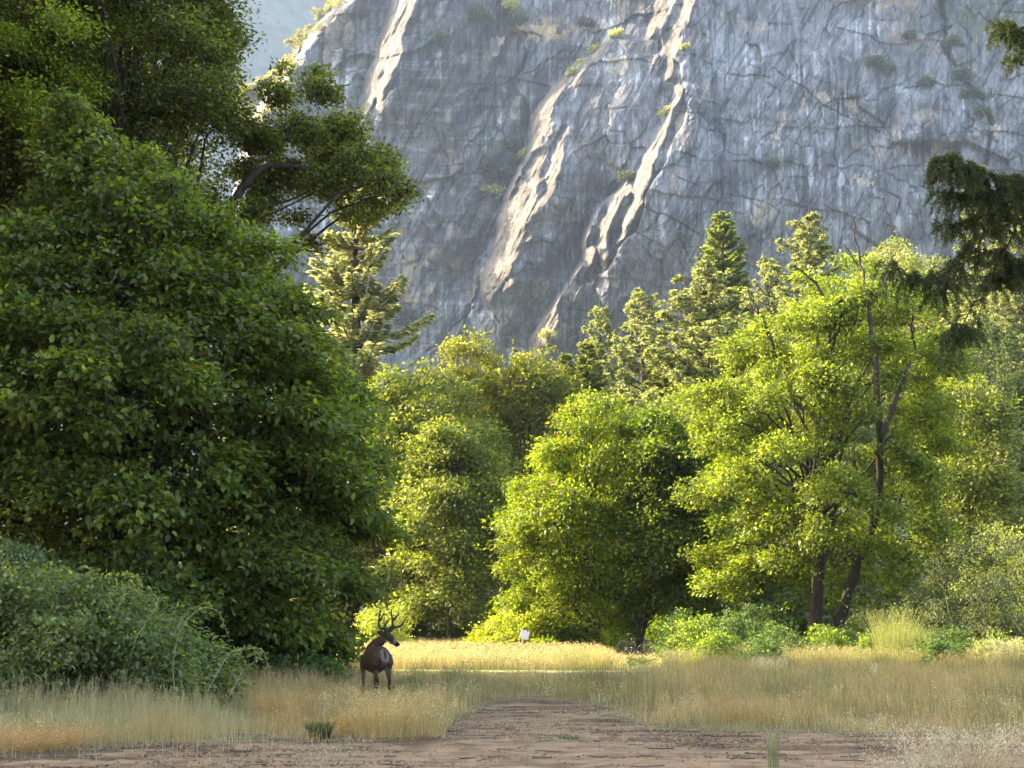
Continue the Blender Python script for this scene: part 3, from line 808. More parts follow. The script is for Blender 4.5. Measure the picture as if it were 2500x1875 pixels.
def ridge_scrub():
    rng = np.random.default_rng(5)
    vs = rng.uniform(-40, 235, 190)
    xl = np.interp(vs, [-110, 0, 60, 120, 165, 230, 330], [930, 835, 775, 725, 700, 640, 590])
    px = xl + rng.normal(-4, 11, len(vs)); py = vs + rng.normal(0, 6, len(vs))
    low = rng.uniform(0, 1, len(vs)) < .55
    py = np.where(low, rng.uniform(150, 300, len(vs)), py); px = np.where(low, rng.uniform(580, 720, len(vs)), px)
    py = np.where(low, np.maximum(py, 235 - (px - 580) * .55), py)
    Vs, Qs, Cs, n = [], [], [], 0
    for x, y in zip(px, py):
        d = cliff_depth(x, y) + rng.uniform(-4, 3); r = rng.uniform(9, 17) / F * d
        kk = 150
        B = norm(rng.standard_normal((12, 3))) * .7; B[:, 2] = np.abs(B[:, 2])
        kt = rng.integers(0, 12, kk)
        C = B[kt] + rng.standard_normal((kk, 3)) * .2
        V, Q, c = leaves_mesh(rng, kt, C, norm(B), .34, [(.30, .27, .10, 3), (.22, .22, .08, 2)], False, asp=.8)
        V = V * r + P(x, y, d)
        Vs.append(V); Qs.append(Q + n); Cs.append(c); n += len(V)
    me = mesh_np('ridge_scrub', np.vstack(Vs), np.vstack(Qs), None, np.vstack(Cs))
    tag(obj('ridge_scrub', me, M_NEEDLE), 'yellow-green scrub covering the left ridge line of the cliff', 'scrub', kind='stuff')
ridge_scrub()
# ------------------------------------------------------------------ trees
PAL_DOG = [(.125, .165, .034, 5), (.165, .205, .040, 3), (.095, .130, .034, 3), (.24, .25, .045, .7), (.20, .11, .03, .08)]
PAL_OAK = [(.110, .130, .034, 5), (.145, .165, .038, 3), (.24, .25, .045, 1.8), (.06, .075, .026, 2)]
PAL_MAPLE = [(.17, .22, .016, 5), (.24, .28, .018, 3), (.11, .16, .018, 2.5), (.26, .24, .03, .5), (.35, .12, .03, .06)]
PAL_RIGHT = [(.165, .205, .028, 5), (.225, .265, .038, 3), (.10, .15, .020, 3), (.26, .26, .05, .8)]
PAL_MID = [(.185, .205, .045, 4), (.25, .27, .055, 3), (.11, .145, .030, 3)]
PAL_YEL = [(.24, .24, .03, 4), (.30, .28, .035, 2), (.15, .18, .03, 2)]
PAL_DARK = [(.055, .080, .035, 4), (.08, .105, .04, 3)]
PAL_PALE = [(.24, .25, .11, 4), (.30, .30, .14, 2), (.16, .18, .08, 3)]

broadleaf('dogwood_tree', 'great dark green broadleaf tree filling the left half, its leaves reaching low', 'tree', 390, 35.5,
          [(1640, 60, 690), (1585, -120, 860), (1480, -260, 935), (1350, -320, 930), (1150, -340, 935), (950, -320, 905), (800, -280, 850), (700, -220, 775),
           (620, -120, 690), (540, 0, 600), (440, 40, 480), (330, 70, 300), (250, 120, 200)],
          .165, 260, 20000, 12, .98, PAL_DOG, .32, 11, full=True, nlimb=70, zfork=.06, flat=.30, shell=(.60, .98), fill=.30, tw=.17, droop=.42, asp=.60, up=1.1)
oakT = broadleaf('oak_tree', 'dark oak behind the great dark tree, one ragged limb reaching right across the cliff', 'tree', 330, 48,
          [(760, 0, 560), (700, -100, 620), (600, -200, 610), (500, -250, 590), (400, -280, 640), (300, -280, 640), (200, -260, 655), (80, -220, 640),
           (0, -150, 610), (-120, 0, 570), (-260, 200, 430)],
          .15, 150, 24000, 13, 1.15, PAL_OAK, .45, 12, full=True, nlimb=60, zfork=.2, flat=.62, shell=(.2, .97), fill=.25, tw=.24, droop=.15, asp=.5, up=.6,
          exw=2.6, extra=[(610, 330, 50, 1), (600, 420, 50, 2), (640, 480, 45, 1), (770, 180, 22, 0), (860, 285, 26, 0), (930, 372, 22, 1), (985, 455, 16, 0), (960, 505, 18, 1), (885, 548, 20, 0), (700, 168, 22, 0), (905, 520, 22, -1), (1000, 470, 12, 0), (780, 225, 45, -1), (740, 320, 65, 0), (830, 320, 60, 1), (880, 395, 62, 0), (930, 440, 48, -1), (700, 430, 70, 1), (800, 450, 62, 0), (975, 478, 25, 0),
                 (680, 230, 45, 1), (900, 500, 35, 0), (850, 520, 26, 1), (620, 520, 50, 0), (720, 530, 26, 0), (760, 590, 26, 1), (650, 655, 26, 0), (800, 385, 60, 2), (945, 400, 24, 0), (640, 340, 55, 2), (560, 620, 40, 0)],
          custom=[([(430, 900, 0), (560, 500, 0), (640, 400, 0), (760, 410, 0), (880, 440, 0)], .22, .03), ([(430, 1000, 0), (600, 620, 0), (700, 600, 0), (800, 620, 0)], .12, .02),
                  ([(300, 500, 0), (420, 170, -2), (480, 190, -2), (540, 240, -3)], .15, .03)])
broadleaf('maple_tree', 'yellow-green maple whose sunlit boughs fill the top left corner', 'tree', -260, 43,
          [(800, -620, 40), (600, -700, 150), (450, -720, 210), (300, -740, 260), (150, -740, 330), (0, -700, 310), (-150, -600, 200), (-300, -450, 0)],
          .125, 120, 9000, 13, 1.05, [(.20, .26, .03, 4), (.28, .33, .04, 3), (.12, .17, .03, 2)], .4, 13, full=True, nlimb=26, flat=.45, shell=(.4, .97), fill=.08, tw=.25)
# tall trees outside the frame on the left that keep the foreground in shade are copies of one crown
m1 = broadleaf('olive_tree', 'olive-green tree behind the deer with a thick dark trunk right of the antlers', 'tree', 995, 86,
          [(1522, 930, 1080), (1490, 890, 1130), (1400, 872, 1180), (1250, 880, 1200), (1100, 885, 1215), (1000, 900, 1190), (940, 915, 1150), (900, 960, 1090)],
          .26, 90, 3600, 12, 1.3, PAL_MID, .42, 21, nlimb=22, flat=.55, shell=(.4, .97), fill=.12, tw=.32)
m2 = broadleaf('olive_tree', 'slim-trunked olive-green tree between the deer and the yellow bush', 'tree', 1095, 82,
          [(1512, 1020, 1160), (1470, 975, 1225), (1350, 960, 1240), (1200, 965, 1240), (1100, 985, 1225), (1040, 1030, 1180)],
          .24, 80, 3000, 12, 1.2, PAL_MID, .16, 22, nlimb=22, flat=.55, shell=(.4, .97), fill=.12, tw=.3)
m3 = broadleaf('olive_tree', 'tall tree with a rounded golden-green top rising left of centre below the cliff', 'tree', 1140, 100,
          [(1400, 1020, 1220), (1200, 1040, 1240), (1050, 1060, 1235), (960, 1050, 1228), (900, 1058, 1225), (850, 1075, 1210), (815, 1110, 1160)],
          .26, 70, 3000, 12, 1.25, [(.20, .20, .03, 4), (.26, .24, .03, 2), (.13, .15, .03, 2)], .3, 23, nlimb=22, flat=.6, shell=(.4, .97), fill=.12, tw=.3)
m4 = broadleaf('olive_tree', 'tall rounded tree just right of the golden-topped one, dark beneath its lit top', 'tree', 1320, 99,
          [(1400, 1200, 1400), (1200, 1210, 1410), (1050, 1215, 1405), (960, 1225, 1400), (900, 1240, 1390), (860, 1270, 1365), (838, 1300, 1335)],
          .26, 70, 3000, 12, 1.25, [(.17, .18, .03, 4), (.22, .21, .03, 2), (.10, .12, .03, 3)], .3, 24, nlimb=22, flat=.6, shell=(.4, .97), fill=.12, tw=.3)
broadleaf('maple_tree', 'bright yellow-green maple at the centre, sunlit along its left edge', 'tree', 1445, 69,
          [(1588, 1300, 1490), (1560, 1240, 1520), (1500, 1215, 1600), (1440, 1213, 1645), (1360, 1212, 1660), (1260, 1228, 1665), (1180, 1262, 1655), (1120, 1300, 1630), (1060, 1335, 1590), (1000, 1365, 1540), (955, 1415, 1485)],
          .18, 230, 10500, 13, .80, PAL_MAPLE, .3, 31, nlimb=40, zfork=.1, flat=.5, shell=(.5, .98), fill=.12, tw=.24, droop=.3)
broadleaf('maple_tree', 'darker green maple on two thin stems with the bicycle at its foot', 'tree', 1556, 67,
          [(1490, 1530, 1700), (1440, 1500, 1760), (1350, 1490, 1770), (1200, 1500, 1760), (1100, 1520, 1740), (1020, 1560, 1700), (980, 1590, 1660)],
          .20, 120, 4800, 12, 1.0, [(.13, .175, .022, 4), (.17, .21, .025, 2), (.09, .125, .02, 3)], .10, 32, nlimb=28, zfork=.1, flat=.5, shell=(.45, .97), fill=.12, tw=.25,
          stems=[(-.16, 0, 1), (.22, .1, .9)])
broadleaf('maple_tree', 'yellow-green tree behind the gap between the central maples and the twin-trunked tree', 'tree', 1650, 79,
          [(1500, 1500, 1800), (1300, 1480, 1830), (1150, 1490, 1830), (1050, 1510, 1800), (1000, 1530, 1760), (965, 1570, 1700)],
          .22, 90, 3600, 12, 1.2, [(.16, .20, .025, 4), (.21, .24, .03, 2), (.10, .14, .025, 2)], .25, 33, nlimb=22, flat=.5, shell=(.5, .97), fill=.1, tw=.28)
broadleaf('twin_trunked_tree', 'large lit tree on two dark trunks at right with bare dead limbs above its crown', 'tree', 1985, 61,
          [(1492, 1850, 2130), (1455, 1760, 2200), (1420, 1720, 2270), (1350, 1690, 2320), (1200, 1655, 2345), (1100, 1640, 2350), (1000, 1650, 2345), (920, 1690, 2335), (850, 1740, 2330), (780, 1820, 2330), (710, 1870, 2310), (650, 1930, 2240)],
          .17, 190, 11000, 12, .80, PAL_RIGHT, .36, 41, nlimb=50, zfork=.28, flat=.6, shell=(.35, .98), fill=.03, tw=.22, droop=.2,
          stems=[(-.02, 0, .9)],
          custom=[([(2040, 1602, 0), (2045, 1540, 0), (2060, 1480, 0), (2085, 1400, 0), (2125, 1300, -1), (2150, 1180, -2.5), (2148, 1050, -3.8), (2138, 920, -4.2), (2130, 800, -4), (2112, 690, -3.5), (2098, 620, -3), (2085, 560, -3)], .27, .02),
                  ([(2148, 1070, -4), (2178, 1000, -4.3), (2205, 930, -4.5), (2222, 880, -4.5)], .13, .04),
                  ([(2138, 1110, -4), (2180, 1060, -4.2), (2188, 1020, -4.2)], .08, .02),
                  ([(2108, 745, -3.5), (2150, 700, -3.5), (2172, 645, -3.5), (2185, 615, -3.5)], .09, .02),
                  ([(2102, 660, -3), (2070, 610, -3), (2055, 590, -3)], .04, .01), ([(2098, 630, -3), (2120, 600, -3), (2110, 570, -3)], .035, .01),
                  ([(2085, 560, -3), (2095, 510, -3)], .03, .008), ([(2090, 590, -3), (2075, 545, -3)], .02, .006),
                  ([(1985, 1180, -1), (2010, 900, -2.5), (2050, 800, -3), (2020, 740, -3), (1990, 690, -3), (1960, 660, -3), (1930, 650, -3)], .12, .025),
                  ([(1900, 880, -2), (1860, 775, -2), (1835, 730, -2), (1828, 700, -2)], .07, .012), ([(1855, 770, -2), (1830, 750, -2)], .03, .008),
                  ([(1840, 740, -2), (1842, 700, -2)], .02, .006), ([(2240, 880, -2), (2225, 790, -2), (2180, 790, -2), (2150, 800, -2)], .06, .015),
                  ([(2225, 830, -3), (2232, 760, -3), (2222, 720, -3)], .05, .015)])
broadleaf('shade_tree', 'tall dark green tree at the right edge behind the lit twin-trunked tree', 'tree', 2400, 92,
          [(1500, 2280, 2600), (1300, 2250, 2650), (1100, 2260, 2650), (950, 2280, 2640), (850, 2320, 2600), (790, 2370, 2540)],
          .26, 90, 4200, 12, 1.4, PAL_DARK, .4, 42, nlimb=24, flat=.6, shell=(.4, .97), fill=.12, tw=.32)
broadleaf('shade_tree', 'grey-green tree with a slender trunk just right of the twin-trunked tree', 'tree', 2365, 78,
          [(1480, 2250, 2440), (1350, 2240, 2470), (1150, 2250, 2470), (1000, 2270, 2460), (920, 2300, 2420)],
          .24, 70, 2700, 12, 1.2, PAL_MID, .22, 43, nlimb=20, flat=.6, shell=(.4, .97), fill=.1, tw=.3)

# background trees: copies of the mid trees, each its own thing
def bg(src, px, d, top, src_h, label, rz, wx=1.0, nm='olive_tree'):
    h = float(P(px, top, d)[2])
    s = h / src_h
    return copy_tree(src, nm, label, 'tree', G(px, d), rz, (s * wx, s * wx, s))
def height(e):
    return max(v.co.z for v in e.children[0].data.vertices)
H1, H2, H3, H4 = height(m1), height(m2), height(m3), height(m4)
bg(m3, 900, 112, 1000, H3, 'olive tree directly behind the deer\'s tree group at the edge of the great dark tree', 1.0, 1.2)
bg(m4, 1030, 118, 905, H4, 'olive tree top left of the golden rounded crown', 2.0, 1.1)
bg(m1, 1240, 116, 890, H1, 'tree filling the dip between the two rounded tree tops', .5, .9)
bg(m3, 1420, 112, 900, H3, 'olive-green tree behind the top of the bright central maple', 3.2, 1.1)
bg(m4, 1530, 108, 985, H4, 'tree behind the right shoulder of the bright central maple', 4.0, 1.1)
bg(m1, 1660, 120, 905, H1, 'olive tree in front of the broad dark pine', 1.7, 1.1)
bg(m2, 1800, 104, 930, H2, 'olive tree seen left of the dead limbs of the twin-trunked tree', 2.6, 1.1)
bg(m3, 1930, 125, 820, H3, 'pale tree behind the crown of the twin-trunked tree', .3, 1.2)
pale = broadleaf('pale_oak', 'pale grey-green oak on the slope, its lit top left of the hanging fir boughs', 'tree', 2170, 135,
          [(1200, 2060, 2280), (900, 2060, 2290), (750, 2070, 2280), (680, 2080, 2270), (630, 2100, 2250), (595, 2140, 2210)],
          .34, 80, 3400, 12, 1.6, PAL_PALE, .4, 51, nlimb=20, flat=.6, shell=(.4, .97), fill=.1, tw=.38)
HP = height(pale)
bg(pale, 2290, 140, 605, HP, 'pale oak behind the lower end of the hanging fir boughs', 1.1, 1.0, 'pale_oak')
bg(pale, 2400, 128, 640, HP, 'pale lit oak seen through the hanging fir boughs', 2.4, 1.1, 'pale_oak')
bg(pale, 2520, 118, 720, HP, 'pale lit oak at the right edge below the fir boughs', 3.6, 1.1, 'pale_oak')
bg(pale, 2080, 120, 760, HP, 'pale oak just behind the bare forked limb', 5.0, .9, 'pale_oak')
bg(pale, 2470, 88, 1080, HP, 'low sunlit tree at the right edge above the grey thicket', .8, 1.3, 'pale_oak')
bg(m1, 780, 120, 1100, H1, 'olive tree hidden mostly behind the great dark tree', 2.2, 1.2)
bg(m4, 600, 125, 1000, H4, 'olive tree glimpsed through gaps in the great dark tree', 1.2, 1.2)

# ------------------------------------------------------------------ conifers
def conifer_mesh(style, H, Rb, seed, pal, L=.42, dens=1.0):
    rng = np.random.default_rng(seed)
    mb = MB(); Cs, As, Ns, Ls, Ws = [], [], [], [], []
    tz = np.linspace(0, H, 10)
    tr = np.stack([.12 * np.sin(tz * .3 + seed), .12 * np.cos(tz * .25), tz], -1)
    mb.tube(tr, np.interp(tz, [0, H], [H * .014, .02]), 8, BARK_C * 1.2)
    z = H * (.10 if style != 'pine' else .2)
    while z < H * .985:
        t = z / H
        if style == 'fir': prof = (1 - t) ** .85; nb = 6; step = .66; el = -.12 + .5 * t
        elif style == 'cedar': prof = (1 - t) ** .72 * 1.0; nb = 8; step = .36; el = .25 + .5 * t
        else: prof = min(1, 1.15 * (1 - t) ** .75) * (.85 + .15 * math.sin(t * 9 + seed)); nb = 6; step = .62; el = .12 + .5 * t
        for j in range(nb):
            a = rng.uniform(0, 6.283); ln = Rb * prof * rng.uniform(.65, 1.2) + .10
            e = el + rng.normal(0, .12)
            u = np.linspace(0, 1, 7)
            out = ln * u; up = ln * (e * u - (.18 if style == 'fir' else 0) * np.sin(u * 3.14) + (.22 if style != 'cedar' else .1) * u ** 2.5)
            sw = rng.normal(0, .12) * ln * u ** 2
            pts = np.stack([math.cos(a) * out - math.sin(a) * sw, math.sin(a) * out + math.cos(a) * sw, z + up], -1)
            mb.tube(pts, (.016 * ln + .012) * (1 - .8 * u), 4, BARK_C, cap=False)
            n = int((26 if style == 'fir' else 30) * ln * dens) + 6
            if style == 'pine':
                npf = max(3, int(ln * 2.6)); pu = rng.uniform(.25, 1.0, npf)
                k = rng.integers(0, npf, int(n * 1.35))
                s = pu[k]
                c = np.stack([np.interp(s, u, pts[:, i]) for i in range(3)], -1)
                off = rng.normal(0, .22, (npf, 3))[k] * [1, 1, .5] * min(1, ln * .5)
                dv = norm(rng.standard_normal((len(k), 3)) + np.array([0, 0, .7]) + .5 * np.array([math.cos(a), math.sin(a), 0]))
                Cs.append(c + off + dv * .06); As.append(dv); Ns.append(norm(rng.standard_normal((len(k), 3))))
                Ls.append(L * (1 - .45 * t) * rng.uniform(.7, 1.2, len(k)) * .9); Ws.append(np.full(len(k), L * .26))
            else:
                s = rng.uniform(.03, 1, n) ** .8
                c = np.stack([np.interp(s, u, pts[:, i]) for i in range(3)], -1)
                side = rng.choice([-1, 1], n); wd = rng.uniform(.5, 1.1, n)
                rad = np.array([math.cos(a), math.sin(a), 0]); tan_ = np.array([-math.sin(a), math.cos(a), 0])
                dv = norm(rad * .8 + tan_ * (side * wd)[:, None] + np.array([0, 0, 1]) * rng.normal(-.25 if style == 'fir' else .15, .3, (n, 1)))
                spread = (1 - .6 * s) * ln * .22
                Cs.append(c + dv * (spread * rng.uniform(0, 1, n))[:, None]); As.append(dv)
                Ns.append(norm(np.array([0, 0, 1.0]) + rng.normal(0, .45, (n, 3))))
                Ls.append(L * (1 - .5 * t) * rng.uniform(.7, 1.25, n)); Ws.append(np.full(n, L * .38))
        z += step * rng.uniform(.75, 1.25) * (H / 26)
    C = np.vstack(Cs); n = len(C)
    V, Q, k = leaf_geo(C, np.vstack(As), np.vstack(Ns), np.concatenate(Ls), np.concatenate(Ws), False, .15)
    col = pal_cols(rng, n, pal) * (1 + .25 * (fbm(C[:, 0] * 1.1 + C[:, 1], C[:, 2] * 1.3, seed)[:, None] - .5) * 2)
    return mesh_np('foliage', V, Q, None, np.repeat(col, k, 0)), mb.mesh('trunk')
PAL_FIR = [(.44, .46, .30, 4), (.56, .57, .38, 2), (.22, .23, .13, 2)]
PAL_PINE = [(.31, .345, .16, 4), (.42, .44, .21, 2), (.14, .16, .065, 3)]
PAL_CED = [(.27, .33, .09, 4), (.37, .41, .12, 2), (.14, .16, .05, 2)]
CM = {'fir': conifer_mesh('fir', 27, 4.4, 61, PAL_FIR, .34, 8.0), 'fir2': conifer_mesh('fir', 24, 4.2, 62, PAL_PINE, .42, 3.0),
      'pine': conifer_mesh('pine', 26, 4.6, 63, PAL_PINE, .36, 4.6), 'pine2': conifer_mesh('pine', 24, 6.0, 64, PAL_PINE, .38, 4.2),
      'cedar': conifer_mesh('cedar', 28, 2.9, 65, PAL_CED, .30, 5.0)}
CH = {'fir': 27, 'fir2': 24, 'pine': 26, 'pine2': 24, 'cedar': 28}
CR = {'fir': 4.4, 'fir2': 4.2, 'pine': 4.6, 'pine2': 6.0, 'cedar': 2.9}
CON = [  # px, top py, depth, half width px, kind, name, label
 (858, 385, 92, 170, 'fir', 'fir_tree', 'pale backlit fir with upswept bough tips between the dark oak limb and the cliff'),
 (1193, 795, 125, 38, 'fir2', 'conifer', 'tiny conifer spire behind the golden-topped round tree'),
 (1257, 818, 122, 34, 'fir2', 'conifer', 'tiny conifer spire in the gap between the two rounded tree tops'),
 (1386, 858, 108, 60, 'cedar', 'conifer', 'small yellow-green conifer just right of the two rounded tree tops'),
 (1475, 735, 128, 80, 'pine', 'pine_tree', 'narrow pale pine, leftmost of the tall conifers against the cliff'),
 (1578, 695, 118, 105, 'pine', 'pine_tree', 'dense pointed pine between the narrow pale pine and the broad dark one'),
 (1440, 830, 112, 70, 'cedar', 'cedar_tree', 'yellow-green cedar in front of the narrow pale pine'),
 (1640, 850, 104, 90, 'cedar', 'cedar_tree', 'yellow-green cedar below the dense pointed pine'),
 (1788, 512, 130, 95, 'cedar', 'cedar_tree', 'tall cedar with the sharp spire top, rising behind the broad dark pine'),
 (1745, 640, 98, 190, 'pine2', 'pine_tree', 'broad olive pine with long side boughs in front of the spire-topped cedar'),
 (2008, 506, 112, 125, 'pine', 'pine_tree', 'tallest pine right of the spire, standing behind the bare dead limbs'),
 (1905, 612, 120, 80, 'pine', 'pine_tree', 'shorter pine touching the left side of the tallest right-hand pine'),
 (2075, 640, 126, 70, 'fir2', 'fir_tree', 'pale conifer at the right side of the tallest right-hand pine'),
 (2448, 392, 120, 110, 'fir2', 'fir_tree', 'sunlit fir at the right edge behind the hanging dark boughs'),
 (2560, 500, 112, 120, 'pine', 'pine_tree', 'sunlit pine cut by the right edge of the picture'),
 (2470, 930, 84, 60, 'fir2', 'cedar_tree', 'dark green cedar at the right edge above the grey thicket'),
]
for i, (px, top, d, hw, k, nm, lab) in enumerate(CON):
    h = float(P(px, top, d)[2]); sz = h / CH[k]; sx = 2.0 * hw / F * d / CR[k]
    e = thing(nm, lab, 'tree', G(px, d), rz=i * 1.9)
    e.scale = (sx, sx, sz)
    obj('foliage', CM[k][0], M_NEEDLE, e); obj('trunk', CM[k][1], M_BARK, e)

# tall trees left of the frame whose shadow lies over the foreground
SH = [(-21.5, 31, 1.0, 3.0), (-21, 23.5, .95, 3.4), (-36, 15.0, 1.0, 2.6), (-26, 40, 1.05, 3.3), (-20, 8.5, .9, 2.9), (-34, 34, 1.1, 3.1), (-33, 24, 1.1, 2.8)]
for i, (x, y, s, rz) in enumerate(SH):
    copy_tree(oakT, 'shade_tree', ['tall tree beyond the left edge, standing %s' % q for q in
              ('level with the great dark tree', 'a little nearer than the great dark tree', 'beside the rose thicket', 'behind the great dark tree',
               'beside the dirt road', 'in the second row behind the great dark tree', 'in the second row beside the thicket')][i], 'tree', (x, y, 0), rz, s)

# dark fir boughs hanging into the frame from a tree at the right
def near_fir():
    rng = np.random.default_rng(77); d = 19.0
    base = np.array([9.9, 19.6, 0.0])
    e = thing('hanging_fir', 'dark fir whose drooping boughs hang into the upper right corner', 'tree', base)
    tr = MB(); z = np.linspace(-.1, 17, 12)
    tr.tube(np.stack([.1 * np.sin(z), .1 * np.cos(z * .7), z], -1), np.interp(z, [0, 17], [.42, .15]), 14, BARK_C * 1.2, rough=.06, rng=rng)
    BR = [([(3060, 470), (2700, 440), (2500, 437), (2404, 425), (2340, 400), (2300, 380)], .035, 1.3, 95, -.4), ([(2500, 437), (2430, 470), (2350, 480), (2290, 470)], .016, 1.3, 80, -.2),
          ([(3060, 520), (2700, 500), (2500, 530), (2436, 560), (2370, 592), (2306, 657)], .03, .35, 90, .3), ([(2306, 657), (2260, 685), (2210, 670), (2165, 640)], .014, 1.2, 95, .3),
          ([(2370, 592), (2350, 660), (2320, 700), (2280, 720)], .012, 1.0, 85, .1),
          ([(2500, 500), (2420, 520), (2350, 545), (2295, 550)], .016, 1.2, 85, 0), ([(2480, 560), (2440, 640), (2390, 720), (2345, 800), (2325, 840)], .012, .12, 70, .2),
          ([(2350, 790), (2370, 800), (2345, 815)], .008, 1.6, 60, .2), ([(2345, 800), (2320, 810), (2300, 830)], .006, 1.2, 60, .2),
          ([(3060, 690), (2700, 630), (2500, 640), (2450, 660), (2415, 700)], .025, 1.1, 90, .5), ([(2560, 600), (2480, 640), (2440, 620), (2405, 610)], .015, 1.0, 90, .4),
          ([(3060, 90), (2700, 70), (2500, 80), (2460, 75), (2438, 50)], .03, .9, 70, -.3), ([(2560, 110), (2500, 125), (2460, 145)], .012, 1.0, 50, -.3),
          ([(2700, 480), (2560, 500), (2480, 480), (2420, 470)], .02, 1.2, 85, .2), ([(2460, 560), (2430, 640), (2410, 720), (2360, 830)], .008, .08, 50, 0)]
    Cs, As, Ls = [], [], []
    fb = MB()
    for pts, r0, dn, hang, dd in BR:
        q = np.array([P(a, b, d + dd) for a, b in pts]) - base
        u = np.linspace(0, len(q) - 1, len(q) * 5); q2 = np.stack([np.interp(u, range(len(q)), q[:, i]) for i in range(3)], -1)
        q2[1:-1] = .5 * q2[1:-1] + .25 * (q2[:-2] + q2[2:])
        fb.tube(q2, np.linspace(r0, .005, len(q2)), 6, BARK_C)
        ln = np.linalg.norm(np.diff(q2, axis=0), axis=1).sum()
        vis = q2[:, 0] + base[0] < 9.3
        qs = q2[vis]
        if len(qs) < 2: continue
        ln = np.linalg.norm(np.diff(qs, axis=0), axis=1).sum()
        nb = int(ln * 46 * dn) + 4
        ss = np.linspace(0, 1, len(qs))
        for k in range(nb):
            s = rng.uniform(0, 1); p = np.array([np.interp(s, ss, qs[:, i]) for i in range(3)])
            hl = hang / F * d * rng.uniform(.15, .8)
            dirh = norm((rng.standard_normal(3) * [1, 1, .3])[None])[0]
            tt = np.linspace(0, 1, 6)[:, None]
            c = p + dirh * (.45 * hl + .14) * np.sqrt(tt) - np.array([0, 0, 1]) * hl * tt ** 1.5
            fb.tube(c, .0035 * (1 - .6 * tt[:, 0]), 3, BARK_C, cap=False)
            n = int(60 + 230 * hl)
            w_ = rng.uniform(.05, 1, n)
            cc = np.stack([np.interp(w_, tt[:, 0], c[:, i]) for i in range(3)], -1)
            tg = norm(np.stack([np.interp(w_, tt[:, 0], np.gradient(c[:, i])) for i in range(3)], -1))
            Cs.append(cc); As.append(norm(tg * .9 + rng.standard_normal((n, 3)) * .75)); Ls.append(rng.uniform(.035, .08, n))
    C = np.vstack(Cs); A = np.vstack(As); L = np.concatenate(Ls)
    V, Q, k = leaf_geo(C, A, rng.standard_normal(C.shape), L, L * .17, False, 0)
    col = pal_cols(rng, len(C), [(.048, .070, .026, 3), (.068, .090, .032, 2), (.10, .115, .035, .8)])
    b = obj('bough', fb.mesh('bough'), M_BARK, e)
    obj('foliage', mesh_np('foliage', V, Q, None, np.repeat(col, k, 0)), M_NEEDLE, e)
    obj('trunk', tr.mesh('trunk'), M_BARK, e)
near_fir()
# ------------------------------------------------------------------ shrubs
def shrub(name, label, px, d, rows, L, n, pal, seed, full=False, nb=30, canes=6, asp=.5, br=.3, group=None, mat=None, flat=.7, tw=.1, cane_c=(.16, .16, .09), up=.7, dx=1.0, nl=10):
    rng = np.random.default_rng(seed); base = G(px, d)
    B, Tw, kt, C, To = crown_pts(rng, rows, d, nb, n // nl, nl, br, flat=flat, shell=(.3, .98), fill=.1, tw=tw, droop=.15, depth=dx)
    V, Q, c = leaves_mesh(rng, kt, C, To, L, pal, full, asp, up)
    V = V - base; V[:, 2] = np.maximum(V[:, 2], .02)
    e = thing(name, label, 'shrub', base, group=group)
    obj('foliage', mesh_np('foliage', V, Q, None, c), mat or M_LEAF, e)
    mb = MB()
    for i in range(canes):
        b = B[i % len(B)] - base
        u = np.linspace(0, 1, 7)[:, None]
        r0 = np.array([b[0] * .6 + rng.normal(0, .1), b[1] * .5, -.05])
        c = r0 + (b - r0) * u; c[:, 2] += .12 * np.sin(u[:, 0] * 3.1)
        mb = MB(); mb.tube(c, .012 * (1 - .7 * u[:, 0]) * (1 + np.linalg.norm(b) * .4), 5, np.array(cane_c))
        obj('stem', mb.mesh('stem'), M_BARK, e)
    return e
PAL_ROSE = [(.155, .19, .075, 4), (.20, .235, .10, 3), (.09, .125, .04, 2), (.28, .32, .09, .6)]
